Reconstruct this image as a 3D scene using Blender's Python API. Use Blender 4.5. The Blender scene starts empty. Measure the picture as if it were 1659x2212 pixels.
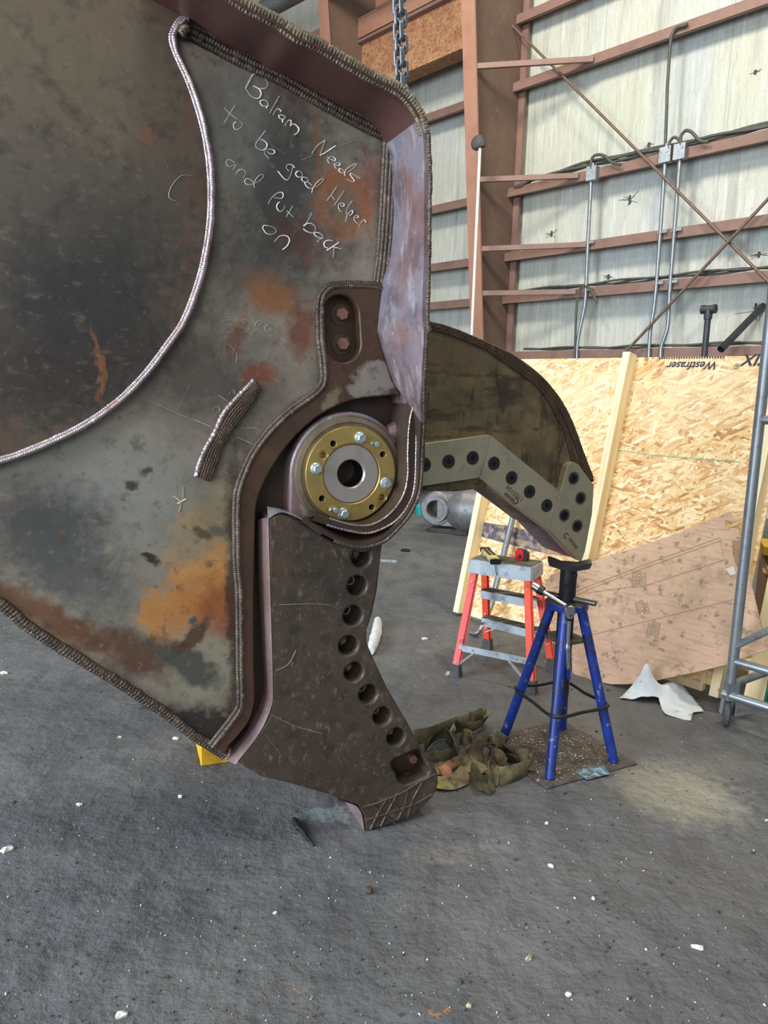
import bpy, bmesh, math, random
from mathutils import Vector, Matrix
random.seed(7)
S = bpy.context.scene
COL = S.collection
R = math.radians

# ---------------------------------------------------------------- camera
FPX, CX, CY = 1600.0, 829.5, 1106.0
PITCH, ROLL, CAMH = R(9.5), R(1.5), 1.6
_fw = Vector((0, math.cos(PITCH), -math.sin(PITCH)))
_r0 = Vector((1, 0, 0)); _u0 = _r0.cross(_fw)
_rt = _r0*math.cos(ROLL) + _u0*math.sin(ROLL)
_up = -_r0*math.sin(ROLL) + _u0*math.cos(ROLL)
CAM = Vector((0, 0, CAMH))
cd = bpy.data.cameras.new('camera'); cam = bpy.data.objects.new('camera', cd); COL.objects.link(cam)
m = Matrix((_rt, _up, -_fw)).transposed().to_4x4(); m.translation = CAM
cam.matrix_world = m
cd.sensor_fit = 'HORIZONTAL'; cd.sensor_width = 36; cd.lens = 36*FPX/1659.0
cd.clip_start = 0.05; cd.clip_end = 200
S.camera = cam

# ---------------------------------------------------------------- world, lights, exposure
S.view_settings.view_transform = 'Standard'; S.view_settings.look = 'None'
S.view_settings.gamma = 1; S.view_settings.use_curve_mapping = False
S.view_settings.exposure = 0.0
W = bpy.data.worlds.new('hall_daylight'); S.world = W; W.use_nodes = True
bg = W.node_tree.nodes['Background']; bg.inputs[0].default_value = (0.80, 0.88, 1.0, 1); bg.inputs[1].default_value = 0.42

def area(name, loc, target, sx, sy, power, col):
    l = bpy.data.lights.new(name, 'AREA'); l.shape = 'RECTANGLE'; l.size = sx; l.size_y = sy
    l.energy = power; l.color = col
    o = bpy.data.objects.new(name, l); COL.objects.link(o); o.location = loc
    o.rotation_euler = (Vector(target)-Vector(loc)).to_track_quat('-Z', 'Y').to_euler(); return o
area('bay_door_daylight', (-7.5, -1.5, 3.0), (0.5, 4.5, 0.6), 5.5, 5.0, 1700, (0.76, 0.87, 1.0))
area('rear_door_daylight', (-2.5, -8, 4.2), (1.8, 9, 2.0), 5, 4, 380, (0.95, 0.97, 1.0))
area('high_bay_lamp_near', (3.0, 4.0, 8.8), (4.6, 8.6, 3.0), 1.2, 1.2, 420, (1.0, 0.93, 0.80))
area('high_bay_lamp_far', (-1.5, 7.0, 9.3), (1.0, 13.0, 5.0), 1.2, 1.2, 520, (1.0, 0.92, 0.78))
area('high_bay_lamp_over', (0.5, 0.3, 8.0), (0.8, 3.2, 0.0), 1.6, 1.6, 200, (1.0, 0.95, 0.86))

# ---------------------------------------------------------------- geometry helpers
def ray(px, py):
    return (_fw + _rt*((px-CX)/FPX) - _up*((py-CY)/FPX)).normalized()
def at_z(px, py, z=0.0):
    d = ray(px, py); return CAM + d*((z-CAMH)/d.z)
def at_y(px, py, Y):
    d = ray(px, py); return CAM + d*(Y/d.y)
def project(P):
    q = Vector(P)-CAM; f = q.dot(_fw)
    return (CX+FPX*q.dot(_rt)/f, CY-FPX*q.dot(_up)/f)
def zat(x, y, py):
    lo, hi = -2.0, 12.0
    for _ in range(40):
        mid = (lo+hi)/2
        if project((x, y, mid))[1] > py: lo = mid
        else: hi = mid
    return (lo+hi)/2
class Frame:
    """local x along, local -y towards the viewer (w), local z up; may lean back by tilt"""
    def __init__(s, O, rot, tilt=0.0):
        s.M = Matrix.Translation(Vector(O)) @ Matrix.Rotation(rot, 4, 'Z') @ Matrix.Rotation(-tilt, 4, 'X')
        s.I = s.M.inverted()
    def at(s, px, py, w=0.0):
        o = s.I @ CAM; d = s.I.to_3x3() @ ray(px, py)
        return o + d*((-w-o.y)/d.y)
    def pts(s, L, w=0.0): return [s.at(a, b, w) for a, b in L]
    def world(s, v): return s.M @ Vector(v)
    def loc(s, v): return s.I @ Vector(v)

def newobj(name, me, mat=None, parent=None, M=None):
    o = bpy.data.objects.new(name, me); COL.objects.link(o)
    if mat is not None and len(me.materials) == 0: me.materials.append(mat)
    if parent is not None: o.parent = parent
    if M is not None: o.matrix_world = M if parent is None else o.matrix_world
    return o
def empty(name, M=None, label=None, cat=None, group=None):
    o = bpy.data.objects.new(name, None); COL.objects.link(o); o.empty_display_size = .05
    if M is not None: o.matrix_world = M
    if label: tag(o, label, cat, group)
    return o
def tag(o, label=None, cat=None, group=None, kind=None):
    if label: o['label'] = label
    if cat: o['category'] = cat
    if group: o['group'] = group
    if kind: o['kind'] = kind
    return o
def finish(bm, name, mat, parent=None, smooth=None, flatn=None):
    bmesh.ops.recalc_face_normals(bm, faces=bm.faces[:])
    me = bpy.data.meshes.new(name); bm.to_mesh(me); bm.free()
    if smooth is not None:
        for p in me.polygons: p.use_smooth = True
        try: me.set_sharp_from_angle(angle=R(smooth))
        except Exception: pass
        if flatn is not None:
            for p in me.polygons:
                if abs(p.normal.y) > .999: p.use_smooth = False
    return newobj(name, me, mat, parent)
def box(bm, c, s, M=None):
    r = bmesh.ops.create_cube(bm, size=1); vs = r['verts']
    for v in vs:
        v.co = Vector((v.co.x*s[0], v.co.y*s[1], v.co.z*s[2]))+Vector(c)
        if M is not None: v.co = M @ v.co
    return vs
def hexa(bm, P):
    """8 corner points, bottom loop then top loop"""
    v = [bm.verts.new(p) for p in P]
    for f in ((0,1,2,3),(4,5,6,7),(0,1,5,4),(1,2,6,5),(2,3,7,6),(3,0,4,7)):
        bm.faces.new([v[i] for i in f])
    return v
def bar(bm, a, b, wx, wy, up=(0,0,1)):
    a, b = Vector(a), Vector(b); d = (b-a).normalized(); upv = Vector(up)
    if abs(d.dot(upv)) > .98: upv = Vector((0,1,0))
    s = d.cross(upv).normalized(); t = s.cross(d).normalized()
    q = [(-1,-1),(1,-1),(1,1),(-1,1)]
    return hexa(bm, [a+s*x*wx/2+t*y*wy/2 for x,y in q]+[b+s*x*wx/2+t*y*wy/2 for x,y in q])
def tube(bm, pts, rad, n=10, closed=False, cap=True, rfun=None, flat=1.0, jit=0.0):
    pts = [Vector(p) for p in pts]; N = len(pts); rings = []
    nrm = None
    for i, p in enumerate(pts):
        a = pts[(i-1) % N] if (closed or i > 0) else pts[0]
        b = pts[(i+1) % N] if (closed or i < N-1) else pts[-1]
        t = (b-a).normalized()
        if nrm is None:
            nrm = t.orthogonal().normalized()
        else:
            nrm = (nrm - t*nrm.dot(t)).normalized()
        bn = t.cross(nrm)
        r = (rad[i] if isinstance(rad, (list, tuple)) else rad)*(rfun(i) if rfun else 1)
        rings.append([bm.verts.new(p+(nrm*math.cos(2*math.pi*k/n)+bn*math.sin(2*math.pi*k/n)*flat)*r*(1+random.uniform(-jit, jit))) for k in range(n)])
    for i in range(N if closed else N-1):
        A, B = rings[i], rings[(i+1) % N]
        for k in range(n): bm.faces.new((A[k], A[(k+1) % n], B[(k+1) % n], B[k]))
    if cap and not closed:
        bm.faces.new(rings[0]); bm.faces.new(rings[-1])
def lathe(bm, prof, M=None, n=48, capends=True):
    """prof: list of (r, h) revolved around local z"""
    rings = []
    for r, h in prof:
        if r < 1e-6:
            v = bm.verts.new((0, 0, h)); rings.append([v]); continue
        rings.append([bm.verts.new((r*math.cos(2*math.pi*k/n), r*math.sin(2*math.pi*k/n), h)) for k in range(n)])
    for A, B in zip(rings, rings[1:]):
        for k in range(n):
            q = []
            for v in (A[k % len(A)], A[(k+1) % len(A)], B[(k+1) % len(B)], B[k % len(B)]):
                if v not in q: q.append(v)
            if len(q) > 2: bm.faces.new(q)
    if M is not None:
        for Rg in rings:
            for v in Rg: v.co = M @ v.co
def resample(pts, step):
    pts = [Vector(p) for p in pts]; out = [pts[0].copy()]; acc = 0
    for a, b in zip(pts, pts[1:]):
        L = (b-a).length
        if L < 1e-9: continue
        t = step-acc
        while t <= L:
            out.append(a.lerp(b, t/L)); t += step
        acc = (acc+L) % step if L+acc >= step else acc+L
    if (out[-1]-pts[-1]).length > step*.2: out.append(pts[-1].copy())
    return out
def smoothp(pts, k=6, closed=False):
    """catmull rom"""
    P = [Vector(p) for p in pts]; out = []; N = len(P)
    for i in range(N if closed else N-1):
        p0 = P[(i-1) % N] if (closed or i > 0) else P[0]; p1 = P[i]; p2 = P[(i+1) % N]
        p3 = P[(i+2) % N] if (closed or i < N-2) else P[-1]
        for j in range(k):
            t = j/k
            out.append(0.5*((2*p1)+(p2-p0)*t+(2*p0-5*p1+4*p2-p3)*t*t+(3*p1-p0-3*p2+p3)*t**3))
    if not closed: out.append(P[-1])
    return out
def sm2(L, k=5, closed=False):
    return [(v.x, v.y) for v in smoothp([(a, b, 0) for a, b in L], k, closed)]
def slab(name, outline, w1, w0, mat, parent, holes=(), bevel=0.0, smooth=40):
    """outline: list of (u, z) in the frame's plane, solid from w0 (back) to w1 (front)"""
    cu = bpy.data.curves.new(name, 'CURVE'); cu.dimensions = '2D'; cu.fill_mode = 'BOTH'
    for loop in [outline]+list(holes):
        sp = cu.splines.new('POLY'); sp.points.add(len(loop)-1)
        for i, q in enumerate(loop): sp.points[i].co = (q[0], q[1], 0, 1)
        sp.use_cyclic_u = True
    cu.extrude = max((w1-w0)/2-bevel, 1e-4); cu.bevel_depth = bevel; cu.bevel_resolution = 2; cu.offset = -bevel
    tmp = bpy.data.objects.new('tmp', cu); COL.objects.link(tmp)
    dg = bpy.context.evaluated_depsgraph_get()
    me = bpy.data.meshes.new_from_object(tmp.evaluated_get(dg)); me.name = name
    bpy.data.objects.remove(tmp); bpy.data.curves.remove(cu)
    wc = (w0+w1)/2
    for v in me.vertices: v.co = Vector((v.co.x, -(wc+v.co.z), v.co.y))
    bm = bmesh.new(); bm.from_mesh(me); bmesh.ops.remove_doubles(bm, verts=bm.verts[:], dist=1e-5)
    bpy.data.meshes.remove(me)
    return finish(bm, name, mat, parent, smooth if bevel else None, True)
def uz(pts): return [(p.x, p.z) for p in pts]
def circ(u, z, r, n=32, a0=0, a1=360):
    return [(u+r*math.cos(R(a0+(a1-a0)*i/n)), z+r*math.sin(R(a0+(a1-a0)*i/n))) for i in range(n+(0 if a1-a0 == 360 else 1))]
def text_mesh(name, s, size, mat, parent, M, shear=0.0, ext=0.0006, bold=0.0):
    cu = bpy.data.curves.new(name, 'FONT'); cu.body = s; cu.size = size; cu.align_x = 'CENTER'; cu.align_y = 'CENTER'
    cu.extrude = ext; cu.shear = shear; cu.offset = bold
    tmp = bpy.data.objects.new('tmp', cu); COL.objects.link(tmp)
    dg = bpy.context.evaluated_depsgraph_get(); me = bpy.data.meshes.new_from_object(tmp.evaluated_get(dg)); me.name = name
    bpy.data.objects.remove(tmp); bpy.data.curves.remove(cu)
    me.transform(M); me.materials.clear()
    return newobj(name, me, mat, parent)
def facetext(u, z, w, ang):
    """matrix laying xy text on the frame plane, reading direction turned by ang (deg)"""
    return Matrix.Translation((u, -w, z)) @ Matrix.Rotation(R(90), 4, 'X') @ Matrix.Rotation(R(ang), 4, 'Z')

# ---------------------------------------------------------------- materials
def srgb(c):
    return tuple(((x/255)/12.92 if x/255 <= .04045 else ((x/255+.055)/1.055)**2.4) for x in c)+(1,)
def mk(name, base, layers=(), rough=.6, metal=0.0, bump=None, blobs=(), stretch=(1,1,1), rvar=0.0, distort=.03, spec=.5, bump2=None, wscale=9, axis='y', rag=28, ragk=1.3):
    """layers: (scale, detail, lo, hi, colour, amount[, stretch]); blobs: (x, z, rx, rz, angle, colour, amount, softness)"""
    mt = bpy.data.materials.new(name); mt.use_nodes = True; nt = mt.node_tree; N = nt.nodes; L = nt.links
    b = N['Principled BSDF']; b.inputs['Roughness'].default_value = rough; b.inputs['Metallic'].default_value = metal
    b.inputs['Specular IOR Level'].default_value = spec
    tc = N.new('ShaderNodeTexCoord'); mp = N.new('ShaderNodeMapping'); mp.inputs['Scale'].default_value = stretch
    L.new(tc.outputs['Object'], mp.inputs[0])
    cur = None
    def mix(a, bcol, fac):
        mx = N.new('ShaderNodeMix'); mx.data_type = 'RGBA'
        L.new(fac, mx.inputs[0])
        if a is None: mx.inputs[6].default_value = srgb(base)
        else: L.new(a, mx.inputs[6])
        mx.inputs[7].default_value = srgb(bcol); return mx.outputs[2]
    def noise(sc, det, src):
        n = N.new('ShaderNodeTexNoise'); n.inputs['Scale'].default_value = sc; n.inputs['Detail'].default_value = det
        n.inputs['Roughness'].default_value = .62; L.new(src, n.inputs['Vector']); return n
    def ramp(src, lo, hi, amt):
        r = N.new('ShaderNodeMapRange'); r.inputs['From Min'].default_value = lo; r.inputs['From Max'].default_value = hi
        r.inputs['To Max'].default_value = amt; L.new(src, r.inputs['Value']); return r.outputs['Result']
    if blobs:
        dn = noise(wscale, 6, mp.outputs[0])
        sb = N.new('ShaderNodeVectorMath'); sb.operation = 'SUBTRACT'; L.new(dn.outputs['Color'], sb.inputs[0]); sb.inputs[1].default_value = (.5,.5,.5)
        sc = N.new('ShaderNodeVectorMath'); sc.operation = 'SCALE'; L.new(sb.outputs[0], sc.inputs[0]); sc.inputs['Scale'].default_value = distort*4
        ad = N.new('ShaderNodeVectorMath'); ad.operation = 'ADD'; L.new(tc.outputs['Object'], ad.inputs[0]); L.new(sc.outputs[0], ad.inputs[1])
    big = [l for l in layers if l[0] < 12]; small = [l for l in layers if l[0] >= 12]
    def addlayers(ls):
        nonlocal cur
        for i, l in enumerate(ls):
            src = mp.outputs[0]
            if len(l) > 6:
                m2 = N.new('ShaderNodeMapping'); m2.inputs['Scale'].default_value = l[6]; m2.inputs['Location'].default_value = (i*3.7, i*1.3, i*.7)
                L.new(tc.outputs['Object'], m2.inputs[0]); src = m2.outputs[0]
            else:
                m2 = N.new('ShaderNodeMapping'); m2.inputs['Location'].default_value = (i*3.7+1, i*1.9, i*2.7); L.new(src, m2.inputs[0]); src = m2.outputs[0]
            n = noise(l[0], l[1], src)
            cur = mix(cur, l[4], ramp(n.outputs['Fac'], l[2], l[3], l[5]))
    addlayers(big)
    if blobs: rg = noise(rag, 8, mp.outputs[0])
    for (x, z, rx, rz, ang, col, amt, soft) in blobs:
        m3 = N.new('ShaderNodeMapping'); m3.vector_type = 'TEXTURE'
        m3.inputs['Location'].default_value = (x, 0, z) if axis == 'y' else (x, z, 0); m3.inputs['Rotation'].default_value = (0, R(ang), 0) if axis == 'y' else (0, 0, R(ang))
        m3.inputs['Scale'].default_value = (rx, 1e3, rz) if axis == 'y' else (rx, rz, 1e3)
        L.new(ad.outputs[0], m3.inputs[0])
        ln = N.new('ShaderNodeVectorMath'); ln.operation = 'LENGTH'; L.new(m3.outputs[0], ln.inputs[0])
        ma = N.new('ShaderNodeMath'); ma.operation = 'MULTIPLY_ADD'; L.new(rg.outputs['Fac'], ma.inputs[0]); ma.inputs[1].default_value = ragk
        sbm = N.new('ShaderNodeMath'); sbm.operation = 'SUBTRACT'; L.new(ln.outputs['Value'], sbm.inputs[0]); sbm.inputs[1].default_value = ragk*.5; L.new(sbm.outputs[0], ma.inputs[2])
        cur = mix(cur, col, ramp(ma.outputs[0], 1+soft, 1-soft, amt))
    addlayers(small)
    if cur is None: b.inputs['Base Color'].default_value = srgb(base)
    else: L.new(cur, b.inputs['Base Color'])
    if rvar:
        n = noise(14, 5, mp.outputs[0]); r = N.new('ShaderNodeMapRange'); r.inputs['From Min'].default_value = .3; r.inputs['From Max'].default_value = .7
        r.inputs['To Min'].default_value = max(.05, rough-rvar); r.inputs['To Max'].default_value = min(1, rough+rvar)
        L.new(n.outputs['Fac'], r.inputs['Value']); L.new(r.outputs['Result'], b.inputs['Roughness'])
    prev = None
    for bp in (bump, bump2):
        if not bp: continue
        n = noise(bp[0], 6, mp.outputs[0]); bn = N.new('ShaderNodeBump'); bn.inputs['Strength'].default_value = bp[1]; bn.inputs['Distance'].default_value = bp[2]
        L.new(n.outputs['Fac'], bn.inputs['Height'])
        if prev is not None: L.new(prev, bn.inputs['Normal'])
        prev = bn.outputs[0]
    if prev is not None: L.new(prev, b.inputs['Normal'])
    return mt

def osb_mat(name):
    mt = bpy.data.materials.new(name); mt.use_nodes = True; nt = mt.node_tree; N = nt.nodes; L = nt.links; b = N['Principled BSDF']; b.inputs['Roughness'].default_value = .7
    tc = N.new('ShaderNodeTexCoord'); cur = None
    wn = N.new('ShaderNodeTexNoise'); wn.inputs['Scale'].default_value = 14; wn.inputs['Detail'].default_value = 3; L.new(tc.outputs['Object'], wn.inputs['Vector'])
    sc = N.new('ShaderNodeVectorMath'); sc.operation = 'SCALE'; L.new(wn.outputs['Color'], sc.inputs[0]); sc.inputs['Scale'].default_value = .035
    ad = N.new('ShaderNodeVectorMath'); ad.operation = 'ADD'; L.new(tc.outputs['Object'], ad.inputs[0]); L.new(sc.outputs[0], ad.inputs[1])
    for i, ang in enumerate((12, -35, 52, 85, -10, 30)):
        m1 = N.new('ShaderNodeMapping'); m1.inputs['Rotation'].default_value = (0, R(ang), 0); m1.inputs['Location'].default_value = (i*1.7, 0, i*.9); L.new(ad.outputs[0], m1.inputs[0])
        m2 = N.new('ShaderNodeMapping'); m2.inputs['Scale'].default_value = (9+i, 0, 46+5*i); L.new(m1.outputs[0], m2.inputs[0])
        v = N.new('ShaderNodeTexVoronoi'); v.inputs['Scale'].default_value = 1.0; L.new(m2.outputs[0], v.inputs['Vector'])
        sp = N.new('ShaderNodeSeparateColor'); L.new(v.outputs['Color'], sp.inputs[0])
        cr = N.new('ShaderNodeValToRGB'); e = cr.color_ramp.elements; e[0].position = 0; e[0].color = srgb((176,122,70)); e[1].position = 1; e[1].color = srgb((248,232,192))
        for p_, c_ in ((.12,(206,154,96)),(.4,(226,184,126)),(.75,(238,208,152))): q = e.new(p_); q.color = srgb(c_)
        L.new(sp.outputs[0], cr.inputs[0])
        if cur is None: cur = cr.outputs[0]; continue
        mx = N.new('ShaderNodeMix'); mx.data_type = 'RGBA'; mr = N.new('ShaderNodeMapRange'); mr.inputs['From Min'].default_value = .60; mr.inputs['From Max'].default_value = .62; L.new(sp.outputs[1], mr.inputs['Value'])
        L.new(mr.outputs['Result'], mx.inputs[0]); L.new(cur, mx.inputs[6]); L.new(cr.outputs[0], mx.inputs[7]); cur = mx.outputs[2]
    n = N.new('ShaderNodeTexNoise'); n.inputs['Scale'].default_value = 1.6; n.inputs['Detail'].default_value = 4; L.new(tc.outputs['Object'], n.inputs['Vector'])
    mr = N.new('ShaderNodeMapRange'); mr.inputs['From Min'].default_value = .45; mr.inputs['From Max'].default_value = .7; mr.inputs['To Max'].default_value = .5; L.new(n.outputs['Fac'], mr.inputs['Value'])
    mx = N.new('ShaderNodeMix'); mx.data_type = 'RGBA'; L.new(mr.outputs['Result'], mx.inputs[0]); L.new(cur, mx.inputs[6]); mx.inputs[7].default_value = srgb((244,224,184)); cur = mx.outputs[2]
    L.new(cur, b.inputs['Base Color'])
    bn = N.new('ShaderNodeBump'); bn.inputs['Strength'].default_value = .25; bn.inputs['Distance'].default_value = .003; n2 = N.new('ShaderNodeTexNoise'); n2.inputs['Scale'].default_value = 70; L.new(tc.outputs['Object'], n2.inputs['Vector']); L.new(n2.outputs['Fac'], bn.inputs['Height']); L.new(bn.outputs[0], b.inputs['Normal'])
    return mt
# ================================================================ MATERIALS (shared)
def fb(px, py, rx, ry, ang, col, amt, soft):
    p = at_z(px, py, 0); return (p.x, p.y, rx, ry, ang, col, amt, soft)
M_floor = mk('stained_concrete', (97,97,98), [(0.55,4,.38,.62,(74,75,77),.85),(1.7,6,.48,.68,(116,115,112),.55),(5,8,.5,.7,(70,71,75),.6),(9,9,.5,.66,(66,66,68),.5,(1,.3,1)),(30,8,.52,.75,(66,66,70),.5),(60,6,.62,.7,(140,140,138),.4),(95,3,.67,.72,(190,188,180),.5)],
    rough=.62, rvar=.2, bump=(20,.28,.02), bump2=(3.5,.8,.06), spec=.45, axis='z', distort=.07, wscale=14, blobs=[
    fb(1465,1712,.20,.22,0,(158,152,132),.75,.45), fb(1400,1690,.12,.10,0,(140,134,118),.6,.5), fb(700,1755,.10,.06,10,(118,128,126),.85,.12), fb(980,1840,.16,.05,20,(126,118,106),.6,.5), fb(1560,1650,.2,.1,0,(120,116,106),.4,.6),
    fb(625,2146,.014,.01,0,(190,130,60),.9,.3), fb(945,2180,.01,.008,0,(180,120,60),.9,.3), fb(1550,1900,.5,.3,0,(84,80,78),.5,.7), fb(880,1820,.3,.2,0,(78,80,84),.4,.7), fb(1230,1580,.6,.5,0,(88,84,80),.4,.6)])
M_wall = mk('insulation_facing', (196,199,190), [(.45,5,.35,.65,(188,190,170),.8),(1.1,6,.45,.7,(176,186,190),.8,(1,1,.3)),(2.2,8,.50,.68,(150,152,146),.75,(2.5,1,.16)),(6,8,.52,.70,(224,226,220),.7,(2.5,1,.2)),(26,8,.52,.75,(140,140,134),.7,(3,1,.22)),(60,3,.5,.62,(168,168,160),.6,(1,1,1)),(9,4,.70,.75,(110,108,102),.5)],
    rough=.7, bump=(60,.3,.02), spec=.3)
M_primer = mk('red_oxide_primer', (132,103,92), [(3,6,.45,.7,(112,86,77),.7),(18,6,.6,.75,(168,138,126),.5)], rough=.6, bump=(30,.1,.004))
M_primer2 = mk('orange_primer', (164,122,102), [(3,6,.45,.7,(146,104,86),.7),(18,6,.6,.75,(186,150,128),.5)], rough=.6, bump=(30,.1,.004))
M_colweb = mk('column_web_primer', (110,88,76), [(1.6,5,.4,.7,(92,74,64),.8),(9,8,.55,.75,(140,108,92),.6)], rough=.7)  # web coloured darker than the column's flanges
M_rustbeam = mk('rusty_beam', (170,124,90), [(2,6,.4,.65,(188,150,108),.8),(7,8,.45,.62,(148,104,76),.8),(22,8,.5,.62,(120,72,48),.8),(40,5,.62,.7,(84,62,50),.8)], rough=.85, bump=(25,.4,.02))
M_galv = mk('galvanised_pipe', (150,156,160), [(14,6,.5,.7,(120,126,132),.7),(50,5,.6,.7,(96,98,100),.6)], rough=.4, metal=.7, bump=(60,.1,.003))
M_cable = mk('cable_sheath', (74,74,68), [(20,4,.5,.7,(96,96,88),.5)], rough=.6)
M_blackpipe = mk('black_iron_pipe', (66,68,74), [(20,5,.5,.7,(44,46,50),.7)], rough=.5, metal=.4)
M_rod = mk('brace_rod_steel', (112,92,80), [(16,5,.5,.7,(140,126,112),.5)], rough=.6, metal=.3)
M_osb = osb_mat('strand_board')
M_lumber = mk('white_painted_lumber', (244,240,224), [(6,5,.5,.7,(230,220,190),.6,(1,1,.12)),(20,5,.66,.72,(170,165,150),.5)], rough=.6)
M_lumber2 = mk('raw_pine', (196,146,84), [(12,6,.42,.62,(164,112,56),.8,(2,2,.12)),(5,4,.5,.7,(214,170,110),.6,(1,1,.2))], rough=.65)
M_card = mk('dirty_cardboard', (196,164,136), [(1.6,5,.4,.7,(184,150,132),.7),(3,7,.52,.72,(150,128,100),.6),(60,6,.5,.66,(150,124,98),.6,(.10,1,1)),(26,9,.56,.66,(112,94,76),.75),(4,9,.58,.68,(124,106,84),.5)],
    rough=.85, bump=(50,.15,.004))
M_card2 = mk('plain_cardboard', (160,128,96), [(3,5,.4,.7,(140,108,80),.7)], rough=.85)
M_cloth = mk('white_cloth', (196,202,204), [(5,5,.5,.7,(176,174,152),.8),(22,8,.58,.68,(128,120,98),.6)], rough=.9, bump=(40,.3,.01))
M_blue = mk('chipped_blue_paint', (26,48,122), [(6,6,.42,.62,(30,66,170),.7),(9,8,.50,.62,(38,42,56),.9),(30,6,.60,.66,(120,124,128),.8)], rough=.33, bump=(20,.15,.003))
M_blackst = mk('black_painted_steel', (34,35,38), [(14,6,.5,.7,(60,60,62),.6)], rough=.4, metal=.3)
M_plate = mk('dusty_base_plate', (74,68,62), [(3,6,.45,.7,(94,88,80),.7),(26,8,.5,.62,(50,44,40),.8),(70,3,.64,.69,(214,196,160),.9)], rough=.65, bump=(50,.4,.006))
M_orange = mk('orange_fibreglass', (224,74,44), [(4,5,.5,.7,(206,58,38),.6),(30,7,.58,.68,(120,44,34),.8)], rough=.45)
M_red2 = mk('faded_red_fibreglass', (214,84,82), [(5,5,.5,.7,(226,104,96),.6),(24,8,.56,.66,(110,48,48),.8)], rough=.5)
M_alu = mk('worn_aluminium', (176,184,190), [(5,6,.45,.65,(146,152,156),.7),(22,8,.52,.66,(100,102,100),.7)], rough=.5, metal=.45, bump=(40,.15,.003))
M_aludirty = mk('dirty_ribbed_aluminium', (124,118,96), [(9,7,.45,.62,(80,74,60),.8),(50,5,.55,.66,(46,42,36),.8,(1,.2,1))], rough=.6, metal=.3)
M_tread = mk('worn_black_tread', (48,42,40), [(26,7,.5,.62,(150,136,126),.8,(.25,1,1))], rough=.7)
M_rubber = mk('grey_rubber', (70,70,72), [(20,6,.5,.7,(96,94,90),.6)], rough=.8)
M_sling = mk('grimy_sling_webbing', (104,94,66), [(6,5,.42,.58,(146,136,100),.85),(9,7,.48,.60,(56,50,38),.9),(8,3,.60,.66,(158,144,44),.8),(60,4,.5,.7,(80,72,50),.5)], rough=.85, bump=(70,.4,.004))
M_slingtag = mk('orange_sling_end', (176,116,88), [(14,7,.45,.62,(110,74,56),.9)], rough=.7)
M_greycyl = mk('grey_primer_casting', (116,116,114), [(3,6,.42,.65,(104,104,104),.8),(12,8,.52,.66,(74,74,76),.8),(34,5,.6,.7,(176,178,178),.6)], rough=.45, metal=.35, bump=(30,.2,.006))
M_teal = mk('teal_paint', (0,150,146), [(6,5,.5,.7,(0,116,116),.6)], rough=.5)
M_yellow = mk('yellow_painted_timber', (206,160,20), [(8,7,.5,.66,(150,110,24),.8),(24,7,.58,.68,(60,48,30),.8)], rough=.6)
M_redpaint = mk('red_paint', (190,40,34), [(12,6,.55,.7,(120,34,30),.7)], rough=.5)
M_woodblock = mk('dark_oily_timber', (78,68,58), [(8,6,.45,.65,(50,44,40),.8)], rough=.8)
M_chrome = mk('chrome', (214,214,216), [(30,5,.55,.7,(150,150,152),.5)], rough=.16, metal=1.0)
M_red = mk('glossy_red_plastic', (214,26,30), [], rough=.3)
M_black = mk('black_plastic', (22,22,24), [], rough=.45)
M_ydirty = mk('grimy_yellow_plastic', (206,186,128), [(20,7,.5,.64,(90,78,50),.9)], rough=.5)
M_ink = mk('dark_print_ink', (58,56,66), [], rough=.8)
M_chalk = mk('chalk', (236,236,230), [], rough=.95)
M_chalk2 = mk('faint_chalk', (168,164,150), [], rough=.95)
M_scratch = mk('bright_scratch', (186,178,160), [], rough=.5, metal=.3)
M_chain = mk('chain_steel', (120,124,130), [(30,5,.5,.7,(74,78,84),.6)], rough=.35, metal=.6)
M_brass = mk('gold_chromate_plate', (196,170,104), [(5,5,.42,.65,(176,146,82),.8),(16,8,.55,.7,(132,106,60),.7)], rough=.36, metal=.75, rvar=.08)
M_mach = mk('machined_steel', (196,188,178), [(4,4,.45,.65,(172,162,150),.5)], rough=.3, metal=.7)
M_bore = mk('bore_shade_black', (9,11,16), [], rough=.3, metal=.2)  # near-black colour stands for the shade inside bores and holes
M_zinc = mk('zinc_plated_bolt', (176,186,188), [(40,4,.5,.7,(140,146,140),.6)], rough=.35, metal=.6)
M_dkbolt = mk('rusty_dark_bolt', (84,72,62), [(30,6,.5,.7,(104,78,62),.8)], rough=.6, metal=.4)
M_rbolt = mk('brown_primer_bolt', (150,112,96), [(20,6,.5,.7,(110,78,64),.8)], rough=.55, metal=.3)
M_blackox = mk('black_oxide', (48,49,50), [(40,5,.5,.7,(34,34,36),.6)], rough=.5, metal=.5)

# ================================================================ SETTING
TH = R(23)
G0 = at_z(791, 1797, 0)
yl = Vector((-math.sin(TH), math.cos(TH), 0))
SH = Frame(G0+yl*0.06, TH)                       # the shear's side plate
WALLROT = R(-48)
_d = ray(1106, 900); _d = Vector((_d.x, _d.y)); WO = Vector((_d.x/_d.y*13, 13, 0))
WF = Frame(WO, WALLROT)

bm = bmesh.new(); box(bm, (2, 6, -.05), (44, 44, .1))
tag(finish(bm, 'floor', M_floor), kind='structure', label='dark grey oil-stained concrete shop floor')
o = WF.M
bm = bmesh.new(); box(bm, (-2, .15, 5.5), (46, .1, 11))
w = finish(bm, 'wall_back', M_wall); w.matrix_world = WF.M; tag(w, kind='structure', label='white quilted insulation on the metal building wall')
bm = bmesh.new(); box(bm, (2, 8, 11.3), (40, 34, .1))
tag(finish(bm, 'ceiling', M_wall), kind='structure')
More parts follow.
